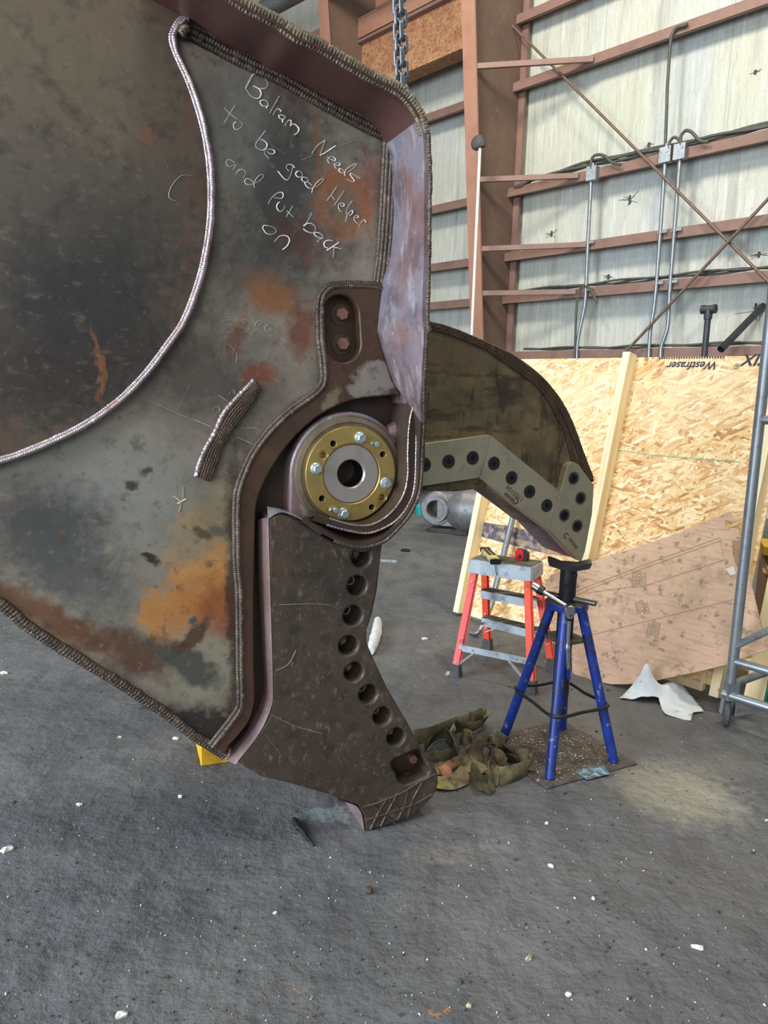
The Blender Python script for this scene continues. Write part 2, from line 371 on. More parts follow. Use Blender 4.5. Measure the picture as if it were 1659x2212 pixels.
# vertical seams in the facing
for i, px in enumerate((915, 1285, 1550)):
    p = WF.at(px, 400, -.1); bm = bmesh.new(); box(bm, (p.x, .095, 5.5), (.02, .012, 11)); s = finish(bm, 'trim_%d' % (i+1), mk('seam_tape_%d' % i, (184,186,178), rough=.7)); s.matrix_world = WF.M; tag(s, kind='structure')

girt_lbl = [
 ('brown girt across the top of the wall beside the column, clipped by the frame', ((1119,50),(1243,0)), -1),
 ('long brown girt the topmost thin flange brace meets, conduit hooking over it', ((1119.6,194),(1659,6.9)), 1),
 ('brown girt carrying the thick cable bundle and three grey junction boxes', ((1108,423),(1659,296)), 1),
 ('bare brown girt two above the wooden board, crossed by conduit straps', ((1101,563),(1659,485)), 1),
 ('brown girt with thin cables lying on it, crossed by the lower diagonal rod', ((1097,655),(1659,608)), 1),
 ('low brown girt just above the top edge of the strand board', ((1147,777),(1659,769)), 1)]
GZ = []
for lbl, (a, b), q in girt_lbl:
    p = WF.at(*a, .22); z0 = p.z; GZ.append(z0)
    hgt = .125
    bm = bmesh.new()
    box(bm, (-1, -.21, z0+hgt/2), (34, .012, hgt))          # face
    box(bm, (-1, -.06, z0+hgt-.006), (34, .30, .012))       # top flange
    box(bm, (-1, -.18, z0+.006), (34, .06, .012))
    box(bm, (-1, -.205, z0+hgt+.006), (34, .012, .012))
    g = finish(bm, 'wall_girt', M_primer); g.matrix_world = WF.M; tag(g, lbl, 'beam', 'girts along the insulated wall')
# far girt seen at the top between duct and beam
p = WF.at(700, 66, .22)
bm = bmesh.new(); box(bm, (p.x, -.21, p.z), (10, .012, .22)); box(bm, (p.x, -.06, p.z+.1), (10, .3, .012)); box(bm, (p.x, -.06, p.z-.1), (10, .3, .012))
g = finish(bm, 'wall_girt', M_primer2); g.matrix_world = WF.M; tag(g, 'short visible length of brown girt high up, right above the rusty crane beam', 'beam', 'girts along the insulated wall')

def solve_w(u, z, px):
    lo, hi = .1, 4
    for _ in range(40):
        mid = (lo+hi)/2
        if project(WF.world((u, -mid, z)))[0] > px: lo = mid
        else: hi = mid
    return (lo+hi)/2
def column(name, pxr, wtop, wbot, ztop, lbl, u0=None, mf=M_primer2):
    e = empty(name, WF.M, lbl, 'column')
    u = u0
    fw = .26
    bm = bmesh.new(); box(bm, (u, -.03, ztop/2), (fw, .05, ztop)); finish(bm, 'outer_flange', M_primer, e)
    bm = bmesh.new(); hexa(bm, [(u-fw/2,-wbot,0),(u+fw/2,-wbot,0),(u+fw/2,-wbot+.03,0),(u-fw/2,-wbot+.03,0),(u-fw/2,-wtop,ztop),(u+fw/2,-wtop,ztop),(u+fw/2,-wtop+.03,ztop),(u-fw/2,-wtop+.03,ztop)])
    finish(bm, 'inner_flange', mf, e)
    bm = bmesh.new(); hexa(bm, [(u-.012,-wbot+.03,0),(u+.012,-wbot+.03,0),(u+.012,-.05,0),(u-.012,-.05,0),(u-.012,-wtop+.03,ztop),(u+.012,-wtop+.03,ztop),(u+.012,-.05,ztop),(u-.012,-.05,ztop)])
    finish(bm, 'web', M_colweb, e)
    return e
pr = WF.at(1110, 385, .06); U0 = pr.x
zt = WF.at(1009, 0, .9).z; w_top = solve_w(U0, zt, 1009); zb = WF.at(1028, 720, .7).z; w_b = solve_w(U0, zb, 1029)
k = (w_top-w_b)/(zt-zb)
ZT = 10.9
column('steel_column', 0, w_b+k*(ZT-zb), w_b-k*zb, ZT, 'tall tapered reddish-brown steel column right of the hanging chain', U0)
pf = WF.at(824, 5, .06)
column('steel_column', 0, w_b+k*(ZT-zb), w_b-k*zb, ZT, 'farther reddish steel column seen only above the rusty beam', pf.x)

def wobj(bm, name, mat, lbl, cat, group=None, smooth=None, parent=None):
    o = finish(bm, name, mat, parent, smooth)
    if parent is None: o.matrix_world = WF.M
    if lbl: tag(o, lbl, cat, group)
    return o
# crane beam (between the two columns)
wb = .62
u_r = U0-.16; u_l = pf.x-6
def zpx(px, py, w=wb): return WF.at(px, py, w).z
zc = [zpx(900, 152), zpx(900, 136), zpx(900, 28), zpx(900, -24)]
e = empty('crane_beam', WF.M, 'deep rusty orange crane runway beam running left from the column', 'beam')
L_ = u_r-u_l; cu_ = (u_r+u_l)/2
bm = bmesh.new(); box(bm, (cu_, -wb+.1, (zc[0]+zc[1])/2), (L_, .34, max(.04, zc[1]-zc[0]))); finish(bm, 'lower_flange', M_rustbeam, e)
bm = bmesh.new(); box(bm, (cu_, -wb+.1, (zc[1]+zc[2])/2), (L_, .03, zc[2]-zc[1])); finish(bm, 'beam_web', M_rustbeam, e)
bm = bmesh.new(); box(bm, (cu_, -wb+.1, (zc[2]+.0)), (L_, .26, .05)); finish(bm, 'upper_flange', M_primer, e)
bm = bmesh.new(); box(bm, (cu_, -wb+.0, (zc[2]+.06+zc[3])/2), (L_, .03, zc[3]-zc[2]-.06)); box(bm, (cu_, -wb+.12, zc[3]), (L_, .3, .03)); finish(bm, 'cap_channel', M_primer2, e)

# flange braces
for (a, b), lbl in zip([((1028,149),(1280,127)),((1042,390),(1248,379)),((1045,536),(1266,528)),((1045,633),(1243,630))],
    ['highest thin brown brace from column to girt, above the rest', 'thin brown brace from column to the girt carrying the cables', 'thin brown brace below the cable girt, third from the top', 'lowest thin brown brace from column towards the wall']):
    pb = WF.at(*b, .25); za = WF.at(*a, .8).z
    wa = w_b+k*(za-zb)-.05; pa = Vector((U0+.06, -wa, pb.z+.02))
    bm = bmesh.new(); bar(bm, pa, (pb.x, -.23, pb.z), .06, .075); wobj(bm, 'flange_brace', M_primer, lbl, 'brace', 'thin braces between column and girts')
# diagonal rods
def line_w(a, b, w, ext=0.0):
    p, q = WF.at(*a, w), WF.at(*b, w); d = (q-p)
    return p, q+d*ext
for a, b, w_, ex, lbl in [((1106,55),(1659,608),.30,.35,'long thin steel brace rod sloping down to the right across the wall'), ((1348,764),(1659,430),.36,.4,'long thin steel brace rod rising to the right from behind the board')]:
    p, q = line_w(a, b, w_, ex)
    if b[1] < a[1]: p = p+(p-q)*.25
    bm = bmesh.new(); tube(bm, [p, q], .021, 8); wobj(bm, 'brace_rod', M_rod, lbl, 'rod', 'crossed rods on the wall', 60)
# conduits
def conduit(pts, r, lbl, w=.26, mat=M_galv, straps=(), grp='conduits on the wall'):
    P = [WF.at(a, b, w) for a, b in pts]
    bm = bmesh.new(); tube(bm, smoothp(P, 4) if len(P) > 2 else P, r, 10)
    o = wobj(bm, 'conduit', mat, lbl, 'pipe', grp, 60)
    for z in straps:
        y = min(P, key=lambda p: abs(p.z-z)); 
        bm = bmesh.new(); A = None
        for p, q in zip(P, P[1:]):
            if min(p.z, q.z) <= z <= max(p.z, q.z): A = p.lerp(q, (z-p.z)/(q.z-p.z))
        if A is None: bm.free(); continue
        box(bm, (A.x+.03, A.y+.01, A.z), (.14, .03, .04)); finish(bm, 'strap', M_zinc, o)
    return o
st = [GZ[3]+.1, GZ[4]+.1]
conduit([(1277,387),(1270,526),(1265,640),(1261,672),(1252,715),(1247,745),(1246,785)], .028, 'grey conduit dropping from the leftmost junction box to the board', straps=st)
conduit([(1437,345),(1417,627),(1405,714),(1401,785)], .028, 'straight grey conduit dropping from the middle junction box', straps=st)
conduit([(1469,339),(1456,508),(1447,627),(1443,700),(1436,728),(1428,752),(1427,785)], .028, 'kinked grey conduit dropping from the rightmost junction box', straps=st)
conduit([(1437,322),(1440,240),(1442,183),(1448,95),(1452,74),(1462,60),(1485,53)], .022, 'dark cable rising from the middle box and hooking over a high girt', mat=M_cable, grp='cables on the wall')
conduit([(1290,654),(1275,624),(1262,618),(1252,626),(1248,645),(1245,672),(1241,785)], .018, 'thin cable looping off the lower girt and down beside a conduit', mat=M_cable, w=.30, grp='cables on the wall')
conduit([(1278,365),(1277,348),(1283,337),(1295,334),(1308,338),(1320,350),(1340,356)], .022, 'small cable loop above the leftmost junction box', mat=M_cable, w=.3, grp='cables on the wall')
conduit([(1446,322),(1446,308),(1453,298),(1460,297),(1467,303),(1471,314)], .02, 'small cable loop joining the two right junction boxes', mat=M_cable, w=.3, grp='cables on the wall')
conduit([(1471,313),(1471,295),(1478,284),(1486,282),(1496,287),(1512,304),(1530,306)], .022, 'cable loop rising highest from the rightmost junction box', mat=M_cable, w=.3, grp='cables on the wall')
# cable bundles lying on girts
for gi, x0, x1, n, lbl, sag in [(2, 1112, 1659, 5, 'thick bundle of dark cables lying along the girt with the junction boxes', .05), (4, 1100, 1659, 3, 'thin cables lying along the girt below the diagonal rods', .02), (5, 1150, 1659, 2, 'dark cable pair along the girt just above the board', .02)]:
    bm = bmesh.new(); a = WF.at(x0, 400, .2).x; b = WF.at(x1, 400, .2).x+2
    for j in range(n):
        pts = []
        for i in range(40):
            u = a+(b-a)*i/39
            dz = .06+.035*j*.5+.03*math.sin(u*2.1+j)*sag*12+.02*math.sin(u*5+j*2)
            if gi == 2: dz += .05*math.exp(-((i/39-.25)/.12)**2)-(.10 if i < 2 else 0)
            pts.append((u, -.17-.02*(j % 3), GZ[gi]+.125+dz*.7))
        tube(bm, pts, .022 if gi == 2 else .016, 8)
    wobj(bm, 'cable_bundle', M_cable, lbl, 'cable', None, 60)
# junction boxes
for (x, y, sz), lbl in zip([(1278,374,.15),(1437,334,.15),(1468,327,.15)], ['leftmost of the three grey metal junction boxes on the girt', 'middle grey metal junction box on the girt, two cables on top', 'rightmost grey metal junction box on the girt']):
    p = WF.at(x, y, .3)
    e = empty('junction_box', WF.M, lbl, 'electrical box', 'junction boxes on the girt')
    bm = bmesh.new(); box(bm, (p.x, p.y+.04, p.z), (sz, .1, .19)); finish(bm, 'box_body', M_galv, e)
    bm = bmesh.new(); box(bm, (p.x, p.y-.014, p.z), (sz+.015, .008, .2)); box(bm, (p.x, p.y-.02, p.z-.02), (.02, .006, .06)); finish(bm, 'cover_plate', M_alu, e)
    bm = bmesh.new(); lathe(bm, [(0,0),(.024,0),(.024,.02),(.017,.02),(.017,.05),(0,.05)], Matrix.Translation((p.x, p.y+.02, p.z+.095)), 12); finish(bm, 'connector', M_zinc, e)
# white pipe with a pulley-like head on the column
pa = WF.at(1037, 316, w_top+.1); pb = WF.at(1043, 715, w_top-.05)
e = empty('standpipe', WF.M, 'thin white pipe with a grey valve head beside the brown column', 'pipe')
bm = bmesh.new(); tube(bm, [pa, (pa.x, pa.y, 1.2)], .024, 10); finish(bm, 'pipe', mk('white_pipe', (214,214,206), [(9,5,.5,.7,(180,180,170),.5)], rough=.5), e, 60)
bm = bmesh.new(); lathe(bm, [(0,-.05),(.09,-.05),(.11,-.02),(.11,.02),(.09,.05),(.03,.06),(0,.06)], Matrix.Translation((pa.x-.05, pa.y, pa.z+.06)) @ Matrix.Rotation(R(80), 4, 'X'), 20)
box(bm, (pa.x+.03, pa.y, pa.z+.03), (.13, .08, .09)); finish(bm, 'valve_head', M_rubber, e, 50)
# black wall pipes by the board
p = WF.at(1531, 668, 1.0); q = WF.at(1522, 780, 1.0)
e = empty('vent_pipe', WF.M, 'upright black iron pipe with a tee head standing behind the board', 'pipe')
bm = bmesh.new(); tube(bm, [(p.x, p.y, p.z), (p.x, q.y, 0)], .038, 14); finish(bm, 'pipe', M_blackpipe, e, 60)
bm = bmesh.new(); lathe(bm, [(0,-.09),(.055,-.09),(.055,-.05),(.048,-.05),(.048,.05),(.055,.05),(.055,.09),(0,.09)], Matrix.Translation(p) @ Matrix.Rotation(R(90), 4, 'Y'), 16)
lathe(bm, [(0,-.12),(.05,-.12),(.05,0),(0,0)], Matrix.Translation(p), 16); finish(bm, 'tee_fitting', M_blackpipe, e, 50)
p = WF.at(1632, 678, .05); q = WF.at(1557, 755, .75)
bm = bmesh.new(); d = (p-q).normalized(); tube(bm, [q, q+d*.002, p+d*.2], .045, 14, cap=False)
tube(bm, [q, p+d*.2], .034, 14, cap=False); o = wobj(bm, 'drain_pipe', M_blackpipe, 'slanted dark pipe poking out of a hole in the wall, open lower end', 'pipe', None, 60)
# torn hole marks in the facing
for (x, y, s_), lbl in zip([(1361,432,.10),(1315,598,.06),(1632,672,.16),(1632,156,.04),(1640,550,.06),(1192,505,.07),(1402,313,.05)], ['dark torn slit in the white facing between the conduits, cracks round it', 'small dark tear just above the lower cabled girt', 'ragged hole where the slanted pipe meets the wall', 'tiny dark hole high on the right of the wall', 'small tear near the right edge below the bare girt', 'brownish scar on the facing near the column', 'tiny star-shaped tear above the cable bundle']):
    c = WF.at(x, y, -.1); bm = bmesh.new(); rr = random.Random(x); s_ *= .62
    for j in range(12):
        a = rr.uniform(0, 2*math.pi); l = s_*rr.uniform(.6, 2.6)*(1.3 if abs(math.cos(a)) > .6 else .8)
        bar(bm, (c.x, .093, c.z), (c.x+l*math.cos(a), .093, c.z+l*math.sin(a)*.7), .004, .003, up=(0,1,0))
    bar(bm, (c.x, .09, c.z-s_), (c.x, .09, c.z+s_), .03, .01, up=(0,1,0))
    wobj(bm, 'wall_tear', mk('tear_%d' % x, (72,66,60), rough=.9), lbl, 'tear', 'tears in the insulation facing')
# round duct at the top
a = Vector(WF.at(560, 28, 1.6)); b = Vector(WF.at(640, -16, 1.6)); d = b-a
bm = bmesh.new(); tube(bm, [a-d*1.5, b+d*3], .17, 24); wobj(bm, 'air_duct', M_greycyl, 'round grey duct high up at the top edge, left of the beams', 'duct', None, 60)
# ================================================================ SHEAR BODY
PX = 0.00158     # metres per photo pixel on the plate
def sb(px, py, rx, ry, ang, col, amt, soft=.35):
    p = SH.at(px, py, 0); return (p.x, p.z, rx*PX, ry*PX, ang, col, amt, soft)
web_blobs = [
 sb(700,150,260,60,-28,(96,66,56),.55,.5), sb(840,450,30,220,0,(70,54,46),.7,.4),
 sb(610,400,75,150,8,(58,60,58),.85,.5), sb(560,560,110,90,0,(70,70,66),.65,.6), sb(500,270,60,120,10,(122,126,120),.6,.5),
 sb(745,440,60,62,0,(156,96,56),.9,.25), sb(742,448,36,40,0,(118,108,88),.9,.4), sb(800,380,24,40,0,(120,64,44),.6,.5),
 sb(690,330,10,60,0,(140,96,60),.6,.5), sb(585,640,48,42,20,(150,96,54),.8,.5), sb(650,715,34,44,0,(120,62,42),.8,.5), sb(660,520,60,40,10,(92,58,50),.7,.6),
 sb(560,812,34,26,0,(150,78,52),.9,.35), sb(505,735,14,50,25,(136,82,56),.7,.4), sb(440,820,120,90,10,(74,72,66),.8,.6),
 sb(120,1010,190,60,14,(116,112,100),.5,.5), sb(250,1060,150,110,20,(142,142,134),.85,.5),
 sb(100,1140,110,80,10,(74,76,74),.9,.5), sb(150,1240,80,60,30,(86,88,86),.8,.5), sb(250,1290,70,70,0,(96,98,94),.6,.6),
 sb(435,1250,62,130,-8,(200,146,84),.95,.15), sb(385,1340,85,62,40,(196,140,78),.9,.18), sb(430,1310,70,70,0,(168,104,58),.6,.7), sb(470,1120,60,70,0,(134,120,86),.7,.5),
 sb(470,1330,40,70,0,(140,76,46),.7,.4), sb(400,1180,40,40,0,(128,130,116),.7,.5),
 sb(110,1340,110,26,34,(170,128,78),.6,.5), sb(360,1440,200,34,31,(92,64,50),.85,.4), sb(100,1330,180,24,34,(104,70,54),.8,.4),
 sb(430,1440,70,90,-20,(150,144,124),.95,.3), sb(400,1430,30,80,-50,(70,72,66),.85,.3), sb(420,1375,50,16,-38,(84,56,46),.9,.3),
 sb(440,1570,90,46,20,(48,46,44),.95,.3), sb(505,1290,16,300,0,(64,52,44),.85,.4),
 sb(315,1017,9,8,0,(70,72,64),.9,.3), sb(302,1025,8,9,0,(66,68,60),.9,.3), sb(277,1052,10,12,0,(58,58,52),.9,.3), sb(325,1210,18,9,30,(52,46,42),.95,.3), sb(470,1145,16,12,0,(96,94,80),.9,.3), sb(440,1155,20,12,20,(90,74,62),.9,.3),sb(420,1345,9,9,0,(80,86,80),.9,.3),
]
M_web = mk('weathered_steel_plate', (156,147,130), [(1.6,5,.38,.68,(126,117,104),.85),(4,8,.46,.66,(156,148,132),.65),(7,9,.5,.66,(86,78,70),.65),(18,9,.56,.66,(84,78,70),.6),(26,10,.60,.70,(134,92,62),.5),(34,6,.60,.70,(156,150,138),.35),(70,6,.6,.70,(64,60,54),.5)],
    rough=.5, metal=.35, rvar=.12, bump=(40,.12,.003), blobs=web_blobs, distort=.028, spec=.4)
M_disc = mk('smoke_dark_steel', (100,70,54), [(2,5,.4,.7,(80,58,48),.7),(7,8,.5,.7,(112,80,60),.6),(9,9,.48,.66,(116,102,86),.45,(1,1,.5)),(20,8,.5,.70,(50,45,40),.6),(34,9,.58,.70,(120,104,88),.45,(.5,1,1)),(60,6,.6,.72,(130,112,92),.4)],
    rough=.5, metal=.35, rvar=.12, bump=(30,.14,.003), distort=.05, wscale=4,
    blobs=[sb(60,440,300,470,0,(86,78,66),.94,.25), sb(120,120,230,190,0,(104,92,74),.8,.4), sb(180,640,150,190,0,(44,46,46),.85,.45), sb(60,380,130,110,20,(88,80,70),.6,.5), sb(120,800,190,80,-10,(56,50,46),.8,.4), sb(318,282,16,16,0,(120,84,68),.9,.35), sb(215,790,5,60,-4,(150,96,60),.6,.4)])
M_cast = mk('burnt_brown_casting', (88,66,52), [(2.5,6,.42,.68,(70,54,46),.8),(8,8,.5,.72,(108,80,58),.6),(24,8,.56,.7,(52,44,38),.6),(60,5,.66,.72,(150,124,98),.5)],
    rough=.42, metal=.4, rvar=.12, bump=(26,.2,.004), blobs=[sb(800,820,50,34,-40,(150,142,132),.95,.2), sb(770,850,36,14,10,(146,138,126),.9,.25), sb(705,870,12,34,30,(132,122,98),.9,.25)], distort=.03)
M_recess = mk('dark_recess_steel', (70,56,46), [(3,6,.45,.68,(90,66,46),.7),(9,8,.5,.72,(48,43,41),.7),(40,5,.66,.72,(130,110,90),.4)], rough=.5, metal=.3, rvar=.1, bump=(18,.12,.003))  # darker than the casting and jaw around it
M_rim = mk('reflection_tinted_flange', (146,132,136), [(2.6,5,.42,.62,(130,132,148),.85),(5,7,.46,.62,(136,98,88),.8),(10,8,.5,.62,(96,88,94),.7),(18,8,.55,.66,(190,186,190),.5,(1,1,.4)),(40,6,.64,.72,(220,222,228),.7)], rough=.36, metal=.4, rvar=.12, bump=(14,.25,.006))  # lavender reflected light is put into the base colour
M_rimtop = mk('brown_top_flange', (96,64,58), [(2,5,.42,.68,(78,54,50),.7),(10,8,.55,.7,(60,50,46),.6),(50,5,.68,.74,(150,110,90),.5)], rough=.5, metal=.3, rvar=.1, bump=(20,.15,.004))  # top run of the flange, darker brown than the side
M_bead = mk('bright_weld_bead', (176,164,166), [(8,6,.45,.65,(150,120,110),.7),(20,6,.5,.66,(120,112,116),.6),(60,4,.6,.7,(226,222,226),.8)], rough=.3, metal=.7, bump=(120,.5,.004))
M_bead2 = mk('dark_weld_bead', (96,84,74), [(10,6,.45,.65,(66,56,50),.8),(40,6,.55,.68,(140,124,110),.7)], rough=.4, metal=.55, bump=(110,.6,.005))
M_bead3 = mk('rough_weld_edge', (132,122,100), [(12,8,.42,.62,(92,80,64),.85),(50,6,.55,.66,(184,172,140),.8)], rough=.55, metal=.4, bump=(90,.9,.008))
M_jaw = mk('scuffed_jaw_casting', (84,73,63), [(2,6,.42,.68,(70,60,52),.8),(6,8,.5,.7,(102,80,62),.6),(16,8,.50,.68,(58,52,48),.7),(30,9,.56,.70,(128,110,92),.6),(46,8,.60,.68,(150,134,114),.5,(1,1,.5)),(90,4,.66,.72,(176,160,130),.4)],
    rough=.5, metal=.35, rvar=.14, bump=(24,.3,.005), bump2=(4,.2,.01))
M_chamf = mk('lit_pinkish_bevel', (186,160,154), [(6,6,.42,.66,(120,104,112),.8),(18,7,.5,.68,(176,128,104),.6,(1,1,.3)),(60,5,.6,.7,(214,206,210),.6)], rough=.28, metal=.65, bump=(50,.25,.004))  # pale pinkish colour carries the light on left-facing jaw sides

SE = empty('hydraulic_shear', SH.M, 'huge rusty steel shear with chalk writing, hanging upright on its lower jaw', 'machine')
wc_, wr_, wj_ = .03, -.055, .06           # levels: casting face, machined recess, jaw face
H = .28
web_edge = [(-260,1120),(0,1307),(47,1347),(119,1394),(174,1427),(253,1474),(307,1510),(362,1546),(416,1589),(452,1611),(484,1632)]
cast_line = [(457,1611),(513,1538),(521,1508),(520,1448),(518,1283),(513,1216),(512,1092),(518,1050),(536,1002),(554,969),(587,927),(630,887),(681,851),(699,827),(700,791),(693,731),(693,655),(705,628),(729,618),(801,619),(825,625)]
web_out = web_edge+[(505,1560),(530,1500),(529,1216),(530,1060),(573,960),(640,898),(706,845),(697,790),(697,655),(712,630),(835,640)]+[(845,398),(852,282),(860,262),(744,205),(621,133),(524,90),(422,35),(330,-20),(200,-90),(-260,-90)]
slab('web_plate', uz(SH.pts(web_out, 0)), 0, -.45, M_web, SE)
arc = [(401,40),(383,47),(369,69),(365,90),(376,127),(398,174),(420,235),(438,307),(447,380),(448,452),(441,524),(423,605),(391,690),(354,745),(307,806),(253,860),(181,911),(108,947),(36,976),(-60,1004),(-260,1030)]
arcs = sm2(arc, 4)
slab('barrel_plate', uz(SH.pts(arcs+[(-260,-150),(200,-90),(330,-20)], .03)), .03, .001, M_disc, SE)
# --- casting around slot and boss
slot = [SH.at(737, 679, wc_), SH.at(741, 741, wc_)]; sr = 39*PX
a_, b_ = slot
slot_loop = [(a_.x+sr*math.cos(R(t)), a_.z+sr*math.sin(R(t))) for t in range(0, 181, 12)]+[(b_.x+sr*math.cos(R(t)), b_.z+sr*math.sin(R(t))) for t in range(180, 361, 12)]
rec_arc = [(883,854),(832,855),(771,862),(711,884),(669,914),(630,951),(599,993),(569,1047),(554,1092),(551,1153),(548,1300),(549,1448),(549,1515),(533,1565),(490,1614)]
cast_out = sm2(cast_line, 3)+[(818,700),(818,727),(847,821),(866,850)]+sm2(rec_arc, 3)+[(487,1632)]
cl = uz(SH.pts(cast_out, wc_))
slab('cheek_casting', cl, wc_, -.4, M_cast, SE, holes=[slot_loop[::-1]], bevel=.006)
pk = [(u, z) for u, z in slot_loop]
slab('slot_floor', [( (u-(a_.x+b_.x)/2)*1.06+(a_.x+b_.x)/2, (z-(a_.z+b_.z)/2)*1.06+(a_.z+b_.z)/2) for u, z in pk], wc_-.055, wc_-.12, M_recess, SE)
# --- machined recess plate behind the boss, and groove towards the jaw
rec_out = [(905,840),(760,840),(640,920),(560,1010),(535,1100),(530,1300),(530,1500),(478,1612),(505,1645),(560,1600),(600,1500),(600,1130),(700,1170),(790,1190),(850,1150),(905,1080),(918,1000),(918,900)]
slab('recess_plate', uz(SH.pts(rec_out, wr_)), wr_, -.4, M_recess, SE)
# --- welds
def bead(name, px, w, r, mat, off=((0,0),), ripple=.006, jit=.05, amp=.14, flat=1.0, step=.0016, parent=None, lift=0.0):
    bm = bmesh.new()
    P = SH.pts(sm2(px, 4), w)
    for (du, dw) in off:
        Q = []
        for i, p in enumerate(P):
            t = (P[min(i+1, len(P)-1)]-P[max(i-1, 0)]).normalized()
            nrm = Vector((t.z, 0, -t.x)); Q.append(p+nrm*du+Vector((0, -dw-lift, 0)))
        Q = resample(Q, step); ph = random.uniform(0, 6); rr = random.Random(len(Q)); wob = [rr.uniform(-1, 1) for _ in range(len(Q)//12+3)]
        def wf(i):
            a = i/12; j = int(a); f = a-j; return wob[j]*(1-f)+wob[j+1]*f
        Q2 = [q+Vector((0, 0, wf(i)*r*.10))+Vector((wf(i)*r*.14, 0, 0)) for i, q in enumerate(Q)]
        s_ = step
        tube(bm, Q2, r, 8, rfun=lambda i: 1+amp*abs(math.sin(math.pi*i*s_/ripple+ph))+.10*wf(i), jit=jit, flat=flat)
    return finish(bm, name, mat, parent or SE, 50)
bead('weld_bead', arc[:-1]+[(-140,1020)], .012, .0075, M_bead, off=((-.011,.020),(-.003,.013),(.006,.007),(.014,.001)), ripple=.007, amp=.12).__setitem__('label', 'bright curved weld along the dark barrel plate')
bead('weld_bead', [(395,52),(422,58),(524,112),(621,158),(744,230),(850,284)], .003, .010, M_bead2, off=((-.016,.016),(.002,.010),(.018,.006),(.033,.001)), ripple=.009, amp=.12, jit=.08)
for sg in ([(448,66),(528,100)],[(536,106),(620,146)],[(628,152),(745,216)],[(752,222),(842,272)]): bead('bright_weld_pass', sg, .022, .009, M_bead3, ripple=.006, amp=.22)
bead('weld_bead', [(405,60),(470,95),(560,140),(640,180)], .002, .007, M_bead2, off=((0,0),), ripple=.007, amp=.2)
bead('weld_bead', [(848,285),(842,398),(833,542),(823,622)], .004, .0075, M_bead2, off=((-.008,.014),(.004,.010),(.016,.006),(.025,.001)), ripple=.007, amp=.15)
bead('weld_bead', cast_line, .016, .0075, M_bead2, off=((-.008,.0),(.002,.011)), ripple=.007, amp=.2)
bead('weld_bead', web_edge, -.004, .011, M_bead2, off=((.002,.004),(-.009,.006)), ripple=.011, amp=.15, jit=.10)
bead('weld_bead', [(393,48),(400,58),(390,75)], .03, .012, M_bead3, ripple=.01, amp=.3, jit=.2)
# --- perimeter flange standing towards the viewer
outer = [(330,-115),(452,-46),(520,0),(567,25),(603,43),(639,70),(693,94),(748,127),(802,159),(849,181),(874,199),(896,224),(912,253),(921,289),(925,362),(924,542),(920,687),(924,715),(920,791),(917,851),(917,911),(913,987),(911,1032),(904,1074),(883,1116),(856,1147),(828,1171),(786,1183),(756,1180),(723,1168),(681,1144),(650,1128)]
inner = [(300,-35),(422,40),(485,75),(524,96),(560,112),(590,128),(640,150),(690,180),(744,210),(790,236),(825,252),(850,262),(856,268),(855,290),(849,398),(838,542),(827,615),(817,700),(818,727),(848,821),(868,850),(868,905),(868,965),(866,1010),(858,1040),(845,1075),(820,1105),(800,1125),(775,1135),(752,1135),(725,1130),(690,1112),(672,1100)]
wins = [0]*16+[wc_]*5+[wr_]*11
outer = [outer[0]]+outer[1:]
n_ = min(len(outer), len(inner), len(wins))
rimP = []
HH = [H if outer[i][1] <= 720 else (.15 if outer[i][1] > 985 or i > 24 else H-(H-.15)*(outer[i][1]-720)/265) for i in range(n_)]
OU = [SH.at(*outer[i], HH[i]) for i in range(n_)]; IN = [SH.at(*inner[i], wins[i]) for i in range(n_)]
# offset the flange's top inner edge inwards by its thickness
def inset(pts, d):
    out = []
    for i, p in enumerate(pts):
        t = pts[min(i+1, len(pts)-1)]-pts[max(i-1, 0)]; t.y = 0; t.normalize()
        out.append(p+Vector((-t.z, 0, t.x))*(-d))
    return out
TI = inset(OU, .013)
def strip(name, rows, mat, parent, smooth=35):
    bm = bmesh.new(); R_ = [[bm.verts.new(p) for p in row] for row in rows]
    for A, B in zip(R_, R_[1:]):
        for k_ in range(len(A)-1): bm.faces.new((A[k_], A[k_+1], B[k_+1], B[k_]))
    return finish(bm, name, mat, parent, smooth)
def densify(rows, k_=4):
    cols = list(zip(*rows)); cols = [smoothp(c, k_) for c in cols]; return [list(r_) for r_ in zip(*cols)]
rows = [[IN[i]+Vector((0, .25, 0)), IN[i], TI[i], OU[i], Vector((OU[i].x, .40, OU[i].z))] for i in range(n_)]
sp = 12
strip('top_flange', densify(rows[:sp+1]), M_rimtop, SE)
strip('side_flange', densify(rows[sp:21]), M_rim, SE)
strip('boss_flange', densify(rows[20:]), M_recess, SE)
bead('weld_bead', outer[:14], H-.004, .009, M_bead3, off=((0,0),(-.006,-.008),(.007,-.012)), ripple=.009, amp=.28, jit=.16).__setitem__('label', 'rough torch-cut weld along the top edge')
bead('weld_bead', outer[13:18], H-.004, .006, M_bead2, off=((-.004,.002),(.004,-.004)), ripple=.007, amp=.25, jit=.12)
bm = bmesh.new(); Q_ = resample(smoothp([o_+Vector((0, .003, 0)) for o_ in OU[17:30]], 4), .0018); tube(bm, Q_, .006, 8, rfun=lambda i: 1+.22*abs(math.sin(i*.8)), jit=.1); finish(bm, 'weld_bead', M_bead2, SE, 50)
